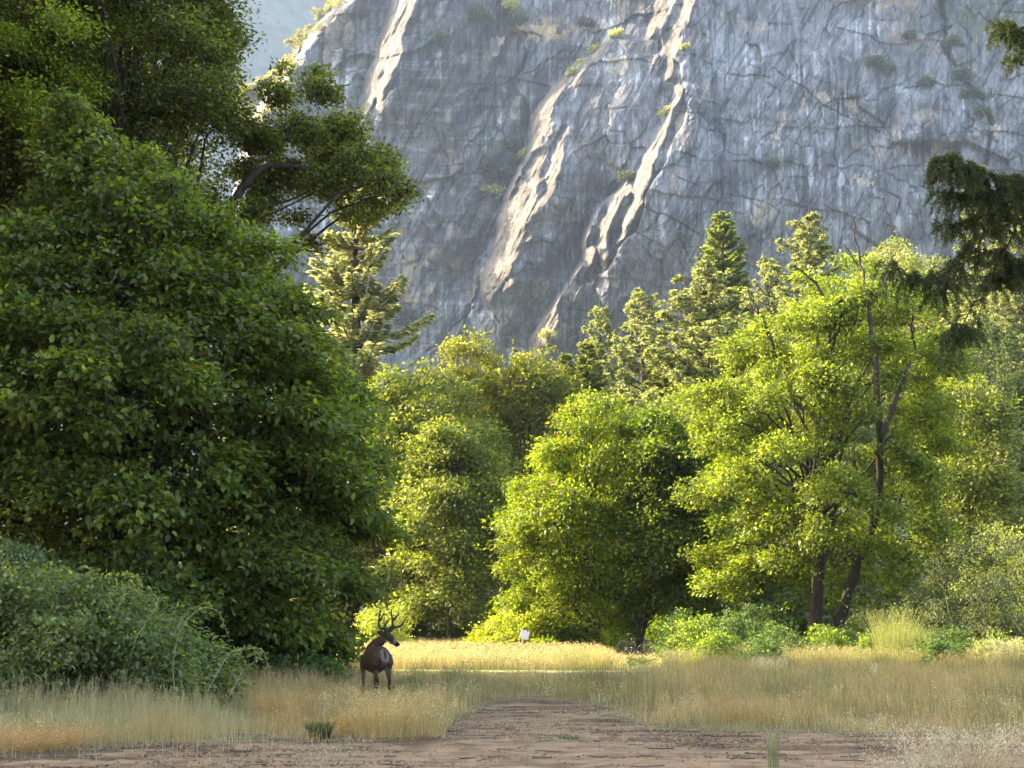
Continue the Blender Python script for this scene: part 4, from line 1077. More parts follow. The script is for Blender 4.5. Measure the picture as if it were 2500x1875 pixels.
def rose():
    d = 24.5
    e = shrub('rose_thicket', 'sprawling grey-green bramble thicket with arching canes in the lower left corner', 190, d,
              [(1740, -420, 400), (1695, -430, 500), (1650, -420, 580), (1600, -400, 560), (1545, -380, 490), (1490, -330, 410), (1440, -250, 340), (1415, -150, 290), (1395, 40, 200)],
              .095, 62000, PAL_ROSE, 301, full=True, nb=110, canes=14, br=.55, flat=.7, tw=.13, up=.8, dx=.7, nl=12)
    rng = np.random.default_rng(302); base = G(190, d); Cs, As = [], []
    canes = [[(430, 1720), (420, 1620), (440, 1530), (490, 1480), (535, 1490), (560, 1560)], [(560, 1700), (590, 1640), (640, 1600), (620, 1590)], [(60, 1700), (70, 1620), (85, 1560)],
             [(90, 1700), (100, 1620), (130, 1540), (170, 1480)], [(210, 1700), (260, 1560), (300, 1450), (335, 1400)], [(300, 1680), (330, 1560), (390, 1470), (360, 1430)],
             [(380, 1700), (380, 1600), (360, 1500)], [(130, 1700), (150, 1600), (165, 1560)], [(500, 1700), (560, 1590), (640, 1580), (660, 1640)], [(20, 1700), (25, 1600), (60, 1500)],
             [(330, 1450), (345, 1425), (330, 1405), (300, 1400)], [(420, 1560), (450, 1500), (500, 1470), (520, 1480)]]
    for c in canes:
        q = np.array([P(a, b, d - rng.uniform(.8, 1.9)) for a, b in c]) - base
        u = np.linspace(0, len(q) - 1, 16); q = np.stack([np.interp(u, range(len(q)), q[:, i]) for i in range(3)], -1)
        q[1:-1] = .5 * q[1:-1] + .25 * (q[2:] + q[:-2])
        mb = MB(); mb.tube(q, np.linspace(.011, .004, 16), 5, np.array([.26, .26, .15])); obj('cane', mb.mesh('cane'), M_BARK, e)
        for k in range(46):
            s = rng.uniform(3, 15); p = np.array([np.interp(s, range(16), q[:, i]) for i in range(3)])
            Cs.append(p); As.append(rng.standard_normal(3) + [0, 0, .2])
    C = np.array(Cs); A = np.array(As)
    V, Q, k = leaf_geo(C, A, rng.standard_normal(C.shape) + [0, 0, 1.2], rng.uniform(.05, .09, len(C)), .035, True)
    obj('cane_leaves', mesh_np('cane_leaves', V, Q, None, np.repeat(pal_cols(rng, len(C), [(.22, .26, .09, 2), (.14, .18, .07, 2)]), k, 0)), M_LEAF, e)
rose()
shrub('blue_green_bush', 'blue-green bush poking up behind the bramble thicket at the left edge', 60, 27.5,
      [(1600, -150, 220), (1500, -160, 260), (1430, -150, 250), (1380, -120, 210), (1350, -60, 160), (1300, -60, 20)], .08, 16000, [(.10, .15, .095, 3), (.14, .19, .12, 2)], 303, full=True, nb=50, br=.3)
shrub('low_bush', 'low leafy branch spreading over the dry grass left of the deer', 770, 32.5,
      [(1668, 690, 830), (1650, 640, 850), (1625, 620, 845), (1605, 680, 800), (1598, 720, 760)], .11, 2600, [(.08, .13, .04, 3), (.12, .16, .06, 2)], 304, full=True, nb=24, br=.25, flat=.4)
shrub('low_bush', 'small green bush under the lower edge of the great dark tree', 690, 37,
      [(1640, 610, 760), (1600, 590, 770), (1560, 620, 760), (1540, 650, 730)], .12, 3000, [(.08, .14, .03, 3), (.13, .20, .04, 2)], 305, full=True, nb=24, br=.3)
shrub('yellow_bush', 'pale yellow-green bush added to brighten the backdrop just behind the antlers of the deer', 940, 74, [(1572, 875, 1000), (1535, 860, 1010), (1500, 880, 1000), (1478, 910, 975)], .15, 4200, [(.26, .30, .05, 3), (.32, .34, .07, 2)], 311, nb=26, br=.45, tw=.15)  # bush added as a bright backdrop so the antlers stand out
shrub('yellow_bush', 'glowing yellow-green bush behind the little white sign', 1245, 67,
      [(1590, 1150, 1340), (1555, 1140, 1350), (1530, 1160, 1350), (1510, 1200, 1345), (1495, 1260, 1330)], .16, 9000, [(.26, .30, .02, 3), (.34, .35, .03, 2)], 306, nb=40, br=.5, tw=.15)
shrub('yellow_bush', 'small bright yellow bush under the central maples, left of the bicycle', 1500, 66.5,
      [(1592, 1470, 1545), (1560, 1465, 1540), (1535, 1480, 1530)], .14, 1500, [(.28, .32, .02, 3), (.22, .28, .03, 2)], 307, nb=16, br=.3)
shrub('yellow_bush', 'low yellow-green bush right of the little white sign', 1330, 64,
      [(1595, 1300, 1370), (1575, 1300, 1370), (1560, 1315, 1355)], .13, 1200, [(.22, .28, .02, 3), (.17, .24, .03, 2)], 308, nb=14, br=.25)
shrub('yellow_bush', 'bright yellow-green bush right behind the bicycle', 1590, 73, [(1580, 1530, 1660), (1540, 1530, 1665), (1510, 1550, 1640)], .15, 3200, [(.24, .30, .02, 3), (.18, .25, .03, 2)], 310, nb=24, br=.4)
GS = [  # px, d, top, bottom, half width, palette, label
 (1668, 51, 1515, 1625, 46, 0, 'tall green shrub at the left end of the shrub row, below the central maples'),
 (1705, 49, 1528, 1640, 62, 1, 'bright yellow-green bush second from the left in the shrub row'),
 (1780, 52, 1512, 1620, 60, 0, 'green shrub just left of the bright-topped round bush in the row'),
 (1842, 54, 1500, 1620, 62, 2, 'round dark green bush left of the twin trunks'),
 (1905, 50, 1540, 1640, 70, 0, 'leafy green bush in front and left of the twin trunks'),
 (2010, 51, 1550, 1630, 45, 1, 'small lit bush right in front of the twin trunks'),
 (2070, 53, 1560, 1630, 60, 2, 'low dark bush right of the twin trunks'),
 (2170, 50, 1545, 1640, 60, 1, 'tall light green bush right of the twin trunks beside the tall grass'),
 (2320, 47, 1560, 1650, 80, 0, 'low green bush at right below the dark thicket'),
 (2440, 46, 1570, 1655, 80, 1, 'low lit bush in the right corner of the shrub row'),
 (1745, 47.5, 1570, 1645, 40, 1, 'small light bush standing in front of the bright yellow-green one'),
 (1850, 46.5, 1585, 1650, 50, 0, 'small green bush lowest in front of the round dark bush')]
GP = [[(.10, .16, .05, 3), (.14, .20, .06, 2), (.07, .11, .04, 2)], [(.20, .26, .04, 3), (.26, .31, .05, 2), (.12, .17, .04, 2)], [(.06, .10, .035, 3), (.09, .14, .04, 2)]]
for i, (px, d, top, bot, hw, pl, lab) in enumerate(GS):
    top -= 24; hw *= 1.15
    shrub('green_bush', lab, px, d, [(bot, px - hw * .9, px + hw * .9), ((top + bot) / 2 + 10, px - hw * 1.05, px + hw), ((top * 2 + bot) / 3, px - hw * .8, px + hw * .85), (top, px - hw * .3, px + hw * .3)],
          .11, 5200, GP[pl], 320 + i, nb=34, br=.3, canes=5, group='bushes along the far side of the meadow', tw=.12)
shrub('grey_thicket', 'large dull grey-green thicket behind the shrub row at the right edge', 2420, 54,
      [(1600, 2180, 2720), (1540, 2150, 2740), (1470, 2170, 2740), (1400, 2230, 2700), (1340, 2300, 2640), (1300, 2380, 2560)], .11, 30000, [(.075, .095, .05, 3), (.10, .12, .06, 2), (.15, .16, .07, 1)], 340, nb=110, br=.5, tw=.15)
shrub('grey_thicket', 'lower grey-green thicket between the twin trunks and the large one', 2200, 58,
      [(1600, 2060, 2350), (1540, 2060, 2340), (1490, 2090, 2320), (1450, 2140, 2280)], .11, 12000, [(.08, .105, .045, 3), (.11, .14, .05, 2)], 341, nb=60, br=.45, tw=.15)
shrub('pale_thicket', 'pale sunlit thicket above the large grey one at the right edge', 2450, 70,
      [(1500, 2280, 2680), (1400, 2290, 2680), (1320, 2330, 2640), (1270, 2400, 2580)], .14, 14000, [(.20, .23, .08, 3), (.27, .28, .11, 2)], 342, nb=60, br=.6, tw=.18)
# undergrowth beneath the far trees
UG = shrub('undergrowth_bush', 'dim leafy bush among the far trunks left of the thick dark trunk', 930, 96, [(1572, 860, 1000), (1540, 850, 1010), (1505, 880, 980)], .22, 5000, [(.10, .13, .035, 3), (.15, .17, .04, 2)], 350, nb=30, br=.6, tw=.25)
UG['group'] = 'bushes beneath the far trees'
ugl = ['between the two dark trunks behind the deer', 'just right of the slim dark trunk', 'behind the yellow bush', 'behind the white sign', 'behind the left stem of the central maple', 'behind the bicycle',
       'below the yellow-green tree in the gap', 'left of the twin trunks in the distance', 'seen between the twin trunks', 'right of the twin trunks in the distance', 'far behind the lower grey thicket', 'far behind the large grey thicket', 'at the right edge far behind the thickets', 'behind the low edge of the great dark tree']
for i, px in enumerate((1045, 1140, 1230, 1310, 1410, 1540, 1660, 1800, 2010, 2120, 2230, 2350, 2480, 800)):
    d = 88 + (i * 37 % 23)
    s = .9 + (i * 53 % 10) * .05
    if px > 1600: s *= 2.1
    copy_tree(UG, 'undergrowth_bush', 'leafy bush ' + ugl[i], 'shrub', G(px, d), i * 1.7, (s * 1.15, s, s))
    COL.objects[-1]

# ------------------------------------------------------------------ grass
def blades(rng, X, Y, H, W, lean, col, zoff=0.0, seg=3, curl=.5):
    n = len(X)
    a = rng.uniform(0, 6.283, n); dr = np.stack([np.cos(a), np.sin(a), 0 * a], -1)
    b = rng.uniform(0, 6.283, n); sd = np.stack([np.cos(b), np.sin(b) * .35, 0 * b], -1)
    base = np.stack([X, Y, gz(X, Y) - .01 + zoff], -1)
    Vs = []
    for k in range(seg + 1):
        t = k / seg
        c = base + np.array([0, 0, 1.0]) * (H * (t - curl * .25 * t * t * (lean > .5)))[:, None] + dr * (H * lean * t ** 2 * .55)[:, None]
        wd = W * (1 - .75 * t) / 2
        Vs += [c - sd * wd[:, None], c + sd * wd[:, None]]
    V = np.stack(Vs, 1).reshape(-1, 3)
    m = 2 * (seg + 1)
    k = np.arange(n)[:, None] * m
    Q = np.concatenate([k + np.array([2 * j, 2 * j + 1, 2 * j + 3, 2 * j + 2]) for j in range(seg)])
    C = np.repeat(col, m, 0)
    tip = V.reshape(n, m, 3)[:, -2]
    return V, Q, C, tip, dr
def heads(rng, tip, dr, L, W, col, k=3, spread=.03):
    n = len(tip)
    T = np.repeat(tip, k, 0) + rng.standard_normal((n * k, 3)) * spread * np.array([1, 1, 1.4]) - np.array([0, 0, 1]) * rng.uniform(0, .10, (n * k, 1))
    A = np.repeat(dr, k, 0) * .6 + rng.standard_normal((n * k, 3)) * .6 + np.array([0, 0, .8])
    V, Q, m = leaf_geo(T, A, rng.standard_normal((n * k, 3)), L * rng.uniform(.6, 1.3, n * k), W, False, 0)
    return V, Q, np.repeat(np.repeat(col, k, 0), m, 0)
def join(parts):
    n = 0; Vs, Qs, Cs = [], [], []
    for V, Q, C in parts:
        Vs.append(V); Qs.append(Q + n); Cs.append(C); n += len(V)
    return np.vstack(Vs), np.vstack(Qs), np.vstack(Cs)
def mixpal(rng, n, tone, A, B):
    t = np.clip(tone + .25 * rng.standard_normal(n), 0, 1)[:, None]
    return (np.array(A) * (1 - t) + np.array(B) * t) * (1 + .22 * rng.standard_normal((n, 1))).clip(.5, 1.6)
STRAW = (.48, .36, .175); OLIVE = (.20, .20, .08); GOLD = (.50, .42, .215); PALEG = (.40, .38, .22); RUST = (.34, .17, .055)
def near_meadow():
    rng = np.random.default_rng(401)
    N = 420000
    y = 16.5 + (45 - 16.5) * rng.uniform(0, 1, N) ** 1.15
    x = rng.uniform(-1, 1, N) * (.40 * y + 2.0)
    dn = dirtness(x, y)
    u, v = pix(x, y, 0 * x)
    edge = sstep(10, -50, dn + 22 * (fbm(x * 3, y * 3, 420) - .5)) ** .8 + .012
    clump = fbm(x * 1.6, y * 1.6, 402)
    keep = rng.uniform(0, 1, N) < edge * (.35 + .9 * sstep(.3, .6, clump))
    keep &= ~((u > 950) & (u < 1640) & (y > 44.0))
    x, y, u, v, dn, clump = (q[keep] for q in (x, y, u, v, dn, clump))
    n = len(x)
    left = sstep(720, 520, u) * sstep(1690, 1740, v)
    low = sstep(0, -40, dn)                                     # shorter at the dirt edge
    H = (.12 + .24 * low) * (0.15 + 1.9 * sstep(.25, .8, fbm(x * 1.5, y * 1.5, 403))) * rng.uniform(.4, 1.25, n) + .22 * left * rng.uniform(.3, 1, n)
    H *= .80 * (1 - .5 * np.exp(-((u - 915) / 95) ** 2) * sstep(22, 25.5, y) * sstep(32.5, 30.5, y))
    H *= 1 - .72 * sstep(33, 40, y) * sstep(880, 980, u) * sstep(1740, 1620, u)
    tone = sstep(.35, .62, fbm(x * .5, y * .5, 404)) * .75 + .3 * sstep(26, 40, y)
    col = mixpal(rng, n, tone, STRAW, OLIVE)
    kl = (left * rng.uniform(.3, 1, n))[:, None]
    col = col * (1 - kl) + np.array(PALEG) * kl * rng.uniform(.7, 1.2, (n, 1))
    org = (sstep(.56, .70, fbm(x * .8 + 5, y * .8, 405)) * (rng.uniform(0, 1, n) < .6))[:, None]
    col = col * (1 - .6 * org) + np.array([.40, .26, .10]) * .6 * org
    W = np.interp(y, [16, 30, 45], [.0062, .012, .018]) * rng.uniform(.7, 1.3, n)
    lean = rng.uniform(.05, .8, n) ** 1.3
    V, Q, C, tip, dr = blades(rng, x, y, H, W, lean, col)
    s = rng.uniform(0, 1, n) < .42
    hs = heads(rng, tip[s], dr[s], np.repeat(np.interp(y[s], [16, 45], [.022, .034]), 3), np.repeat(np.interp(y[s], [16, 45], [.007, .012]), 3), col[s] * 1.15)
    V, Q, C = join([(V, Q, C), hs])
    # tall pale seed stalks standing above the mat
    n2 = 9000
    y2 = 17 + 22 * rng.uniform(0, 1, n2) ** 1.1; x2 = rng.uniform(-1, 1, n2) * (.40 * y2 + 1)
    k2 = (dirtness(x2, y2) < -6) & (fbm(x2 * .9, y2 * .9, 421) > .45) & ~((np.abs(x2 / y2 * F + 335) < 110) & (y2 > 23) & (y2 < 32))
    x2, y2 = x2[k2], y2[k2]; n2 = len(x2)
    c2 = mixpal(rng, n2, np.full(n2, .2), (.62, .50, .28), (.42, .34, .17))
    V2, Q2, C2, t2, d2 = blades(rng, x2, y2, rng.uniform(.24, .52, n2) * (.55 + .45 * sstep(.4, .6, fbm(x2 * .4, y2 * .4, 422))), np.interp(y2, [16, 45], [.005, .012]), rng.uniform(.1, .7, n2), c2, seg=3)
    h2 = heads(rng, t2, d2, np.repeat(np.interp(y2, [16, 45], [.03, .045]), 7), np.repeat(np.interp(y2, [16, 45], [.009, .015]), 7), c2 * 1.1, 7, .035)
    V, Q, C = join([(V, Q, C), (V2, Q2, C2), h2])
    tag(obj('meadow_grass', mesh_np('meadow_grass', V, Q, None, C), M_GRASS), 'dry brown and olive meadow grass in the shade around the deer', 'grass', kind='stuff')
near_meadow()
def far_meadow():
    rng = np.random.default_rng(411); N = 210000
    y = 46.6 + (95 - 46.6) * rng.uniform(0, 1, N) ** 1.5
    x = rng.uniform(-1, 1, N) * (.40 * y + 3)
    u, v = pix(x, y, 0 * x); n = N
    H = (.32 + .35 * fbm(x * .5, y * .5, 412)) * rng.uniform(.5, 1.1, n)
    right = sstep(1600, 1750, u)
    H *= 1 - .85 * np.exp(-((u - 1556) / 75) ** 4) * sstep(68, 64, y)
    H *= 1 + .35 * right * sstep(60, 50, y)
    tone = .22 + .5 * sstep(.45, .65, fbm(x * .4, y * .4, 413)) + .35 * right
    col = mixpal(rng, n, tone, GOLD, (.24, .26, .08))
    V, Q, C, tip, dr = blades(rng, x, y, H, np.interp(y, [46, 95], [.014, .028]) * rng.uniform(.7, 1.3, n), rng.uniform(.05, .7, n), col, seg=2)
    s = rng.uniform(0, 1, n) < .5
    hs = heads(rng, tip[s], dr[s], .06, .022, col[s] * 1.1, 3, .05)
    V, Q, C = join([(V, Q, C), hs])
    tag(obj('sunlit_grass', mesh_np('sunlit_grass', V, Q, None, C), M_GRASS), 'tall golden sunlit grass in the far meadow beyond the mown strip', 'grass', kind='stuff')
    # rusty seed-headed forbs
    n = 15000
    y = rng.uniform(50, 66, n); u = rng.uniform(560, 1660, n); x = np.array([(a - 1250) / F for a in u]) * y * 1.0
    x = x * (cp + .02)
    k = fbm(x * .7, y * .7, 415) > .40
    x, y = x[k], y[k]; n = len(x)
    z = rng.uniform(.25, .62, n) * (1 - .85 * np.exp(-((pix(x, y, 0 * x)[0] - 1556) / 75) ** 4))
    Cc = np.stack([x, y, z], -1)
    A = rng.standard_normal((n, 3)) * [1, 1, .5]
    V, Q, m = leaf_geo(Cc, A, rng.standard_normal((n, 3)) + [0, 0, .8], rng.uniform(.07, .14, n), .05, False)
    c = pal_cols(rng, n, [(.44, .27, .13, 3), (.30, .16, .08, 2), (.50, .42, .20, 4)])
    tag(obj('rusty_forbs', mesh_np('rusty_forbs', V, Q, None, np.repeat(c, m, 0)), M_GRASS), 'band of rust-brown withered leafy plants across the sunlit meadow', 'plants', kind='stuff')
    # low green plants at the back of the mown strip
    n = 26000
    y = rng.uniform(47, 50.5, n); u = rng.uniform(930, 1700, n); x = (u - 1250) / F * y
    k = (fbm(x * .9, y * .3, 418) > .42)
    x, y = x[k], y[k]; n = len(x)
    Cc = np.stack([x, y, rng.uniform(.02, .34, n) * (.4 + fbm(x * 1.3, y, 419))], -1)
    V, Q, m = leaf_geo(Cc, rng.standard_normal((n, 3)) + [0, 0, .5], rng.standard_normal((n, 3)) + [0, 0, .8], rng.uniform(.05, .10, n), .035, False)
    c = pal_cols(rng, n, [(.13, .15, .085, 3), (.09, .115, .06, 2)])
    tag(obj('low_herbs', mesh_np('low_herbs', V, Q, None, np.repeat(c, m, 0)), M_LEAF), 'low grey-green herbs growing along the back of the mown strip', 'plants', kind='stuff')
far_meadow()
def clump(name, label, px, d, h, r, n, colA, colB, seed, w=.006, lean=(.1, .8), hd=True, fan=True, group=None, hl=.03):
    rng = np.random.default_rng(seed); base = G(px, d)
    a = rng.uniform(0, 6.283, n); q = r * np.sqrt(rng.uniform(0, 1, n)) * .6
    x = base[0] + q * np.cos(a); y = base[1] + q * np.sin(a)
    H = h * rng.uniform(.45, 1.05, n)
    col = mixpal(rng, n, np.full(n, .5), colA, colB)
    V, Q, C, tip, dr = blades(rng, x, y, H, w * rng.uniform(.7, 1.4, n), rng.uniform(*lean, n), col, seg=4)
    if fan:   # fan outwards from the centre
        Vr = V.reshape(n, -1, 3); zz = (Vr[..., 2] / h).clip(0, 1.2)
        out = np.stack([np.cos(a), np.sin(a)], -1)[:, None, :] * (zz ** 1.6)[..., None] * r * .6 * (q / r)[:, None, None] * 1.6
        Vr[..., :2] += out; V = Vr.reshape(-1, 3); tip = Vr[:, -2]
    parts = [(V, Q, C)]
    if hd: parts.append(heads(rng, tip, dr, hl, hl * .35, col * 1.15, 6, .025))
    V, Q, C = join(parts)
    o = obj(name, mesh_np(name, V - base, Q, None, C), M_GRASS, loc=base)
    return tag(o, label, 'grass clump', group)
clump('golden_grass_clump', 'golden wispy grass clump catching the light on the road edge, left of the dirt spit', 940, 20.0, .66, .75, 520, (.54, .42, .20), (.42, .33, .15), 501, .007, (.05, .55))
clump('golden_grass_clump', 'golden wispy grass clump nearest the dirt spit, its stems leaning right', 1035, 19.9, .56, .50, 260, (.54, .43, .21), (.42, .34, .16), 502, .007, (.05, .6))
clump('golden_grass_clump', 'small golden tuft of grass at the road edge beside the dark green tuft', 875, 20.2, .34, .4, 420, (.50, .34, .12), (.40, .28, .12), 503, .005)
clump('dark_grass_tuft', 'short dark green tuft of grass on the edge of the dirt road', 780, 19.6, .24, .22, 700, (.05, .07, .025), (.09, .11, .045), 504, .008, (.1, .6), False)
clump('orange_grass_clump', 'orange-brown dry clump of grass in front of the thicket', 690, 22.5, .5, .5, 600, (.45, .28, .11), (.35, .24, .10), 505, .005)
clump('orange_grass_clump', 'low orange grass clump in the left corner at the road edge', 60, 18.2, .26, .9, 1500, (.46, .30, .12), (.36, .25, .12), 506, .004)
clump('white_oat_grass', 'pale white-tipped oat grass in the lower right corner', 2350, 15.6, .50, .9, 560, (.50, .43, .31), (.38, .33, .22), 507, .004, (.2, 1.1), True, True, None, .032)
clump('white_oat_grass', 'few pale white-tipped stems nearest the bottom edge at right', 2230, 15.2, .24, .5, 200, (.52, .45, .33), (.40, .36, .26), 508, .003, (.2, 1.1), True, True, None, .028)
clump('weed_stalk', 'thin grey-green weed stalks standing alone on the dirt road at right', 1888, 15.8, .42, .10, 60, (.20, .22, .12), (.28, .27, .16), 509, .005, (.05, .4), True, False, None, .03)
clump('wispy_weed', 'faint wispy weed on the dirt near the bottom edge, left of centre', 800, 15.3, .34, .45, 60, (.34, .30, .19), (.28, .26, .18), 510, .003)
clump('wispy_weed', 'faint wispy weed standing in the middle of the dirt spit', 1330, 19.0, .30, .45, 40, (.40, .34, .20), (.30, .28, .18), 511, .003)
clump('green_weed', 'tiny green weed lying in the middle of the dirt spit', 1385, 19.6, .10, .25, 140, (.10, .14, .06), (.13, .16, .07), 512, .008, (.5, 1.2), False)
clump('tall_grass_clump', 'tall light green grass clump with upright spikes right of the twin trunks', 2185, 48.5, 1.9, .9, 620, (.30, .34, .10), (.38, .38, .14), 513, .018, (.05, .5))
clump('tall_grass_clump', 'second tall light green grass clump, leaning right, near the spiked one', 2240, 49.5, 1.4, .8, 480, (.28, .33, .10), (.34, .36, .12), 514, .018, (.1, .6))
clump('pale_grass_clump', 'pale buff grass tuft in front of the shrub row at right of centre', 1878, 38.5, .62, .45, 260, (.55, .47, .30), (.48, .42, .26), 515, .010, (.1, .5))
clump('pale_grass_clump', 'small pale buff grass tuft right of the larger one before the shrub row', 2135, 38.0, .46, .22, 120, (.55, .47, .30), (.48, .42, .26), 516, .010, (.1, .5))
clump('feathery_grass_clump', 'feathery pale grass heads leaning right at the right end of the shrub row', 2455, 44.5, 1.0, .7, 340, (.45, .40, .22), (.40, .38, .18), 517, .014, (.2, .8), True, True, None, .07)
clump('feathery_grass_clump', 'smaller feathery pale grass left of the larger one at right', 2390, 45.5, .7, .45, 200, (.45, .38, .22), (.38, .34, .18), 518, .014, (.2, .7), True, True, None, .06)
clump('straw_clump', 'straw-coloured grass tuft on the far side of the mown strip', 1470, 47.2, .75, .35, 220, (.52, .40, .17), (.45, .34, .14), 519, .012, (.1, .6))
clump('straw_clump', 'straw-coloured grass tuft at the left foot of the shrub row', 1640, 46.0, .7, .4, 220, (.46, .40, .20), (.36, .33, .14), 520, .012, (.1, .6))
def litter():
    rng = np.random.default_rng(601); N = 90000
    y = 13.5 + 16 * rng.uniform(0, 1, N) ** 1.2; x = rng.uniform(-1, 1, N) * (.40 * y + 1)
    dn = dirtness(x, y)
    p = sstep(-8, 4, dn) * (.10 + .9 * sstep(.46, .66, fbm(x * .8, y * 2.6, 602))) * (0.25 + .75 * sstep(120, 5, dn))
    k = rng.uniform(0, 1, N) < p
    x, y = x[k], y[k]; n = len(x)
    a = rng.uniform(0, 6.283, n)
    C = np.stack([x, y, gz(x, y) + rng.uniform(.003, .022, n)], -1)
    A = np.stack([np.cos(a), np.sin(a), rng.normal(0, .18, n)], -1)
    V, Q, m = leaf_geo(C, A, rng.standard_normal((n, 3)) * .35 + [0, 0, 1], rng.uniform(.02, .07, n), rng.uniform(.01, .032, n), False, .25)
    c = pal_cols(rng, n, [(.15, .10, .065, 4), (.07, .05, .038, 3), (.30, .20, .12, 2), (.36, .27, .18, 1.2), (.40, .24, .07, .2)])
    tag(obj('leaf_litter', mesh_np('leaf_litter', V, Q, None, np.repeat(c, m, 0)), M_GRASS), 'dry fallen leaves and bark chips strewn over the dirt', 'litter', kind='stuff')
    mb = MB(); nt_ = 520
    for i in range(nt_):
        while True:
            yy = 14 + 13 * rng.uniform() ** 1.1; xx = rng.uniform(-1, 1) * (.4 * yy)
            if dirtness(np.array([xx]), np.array([yy]))[0] > -8 and rng.uniform() < .15 + .85 * float(sstep(.48, .6, fbm(np.array([xx * .8]), np.array([yy * 2.6]), 602))[0]): break
        a = rng.normal(0, .8); L = rng.uniform(.06, .38) * (1 + (rng.uniform() < .06))
        u = np.linspace(-.5, .5, 4)
        q = np.stack([xx + L * u * math.cos(a), yy + L * u * math.sin(a) + rng.normal(0, .012, 4), 0 * u], -1)
        q[:, 2] = gz(q[:, 0], q[:, 1]) + .008 + .01 * rng.uniform(0, 1, 4)
        mb.tube(q, rng.uniform(.002, .008), 5, rng.uniform(.5, 1.6) * np.array([.17, .13, .10]))
    tag(obj('fallen_twigs', mb.mesh('fallen_twigs'), M_BARK), 'thin broken twigs scattered over the dirt and its edges', 'twigs', kind='stuff')
    # pebbles / clods
    mb = MB()
    for i in range(900):
        yy = 13.5 + 12 * rng.uniform(); xx = rng.uniform(-1, 1) * .4 * yy
        if dirtness(np.array([xx]), np.array([yy]))[0] < 0: continue
        r = rng.uniform(.006, .022)
        th = np.arange(6) * math.pi / 3
        ring = np.stack([np.cos(th), np.sin(th), 0 * th], -1) * rng.uniform(.8, 1.2, (6, 1))
        V = np.vstack([ring, ring * .7 + [0, 0, .5], [[0, 0, .65]]]) * r + [xx, yy, float(gz(np.array([xx]), np.array([yy]))[0])]
        Q = [[j, (j + 1) % 6, 6 + (j + 1) % 6, 6 + j] for j in range(6)]; T = [[6 + j, 6 + (j + 1) % 6, 12] for j in range(6)]
        mb.add(V, Q, T, rng.uniform(.6, 1.3) * np.array([.24, .19, .155]))
    tag(obj('clods', mb.mesh('clods'), M_SOIL), 'small stones and clods lying on the dirt road', 'stones', kind='stuff')
litter()
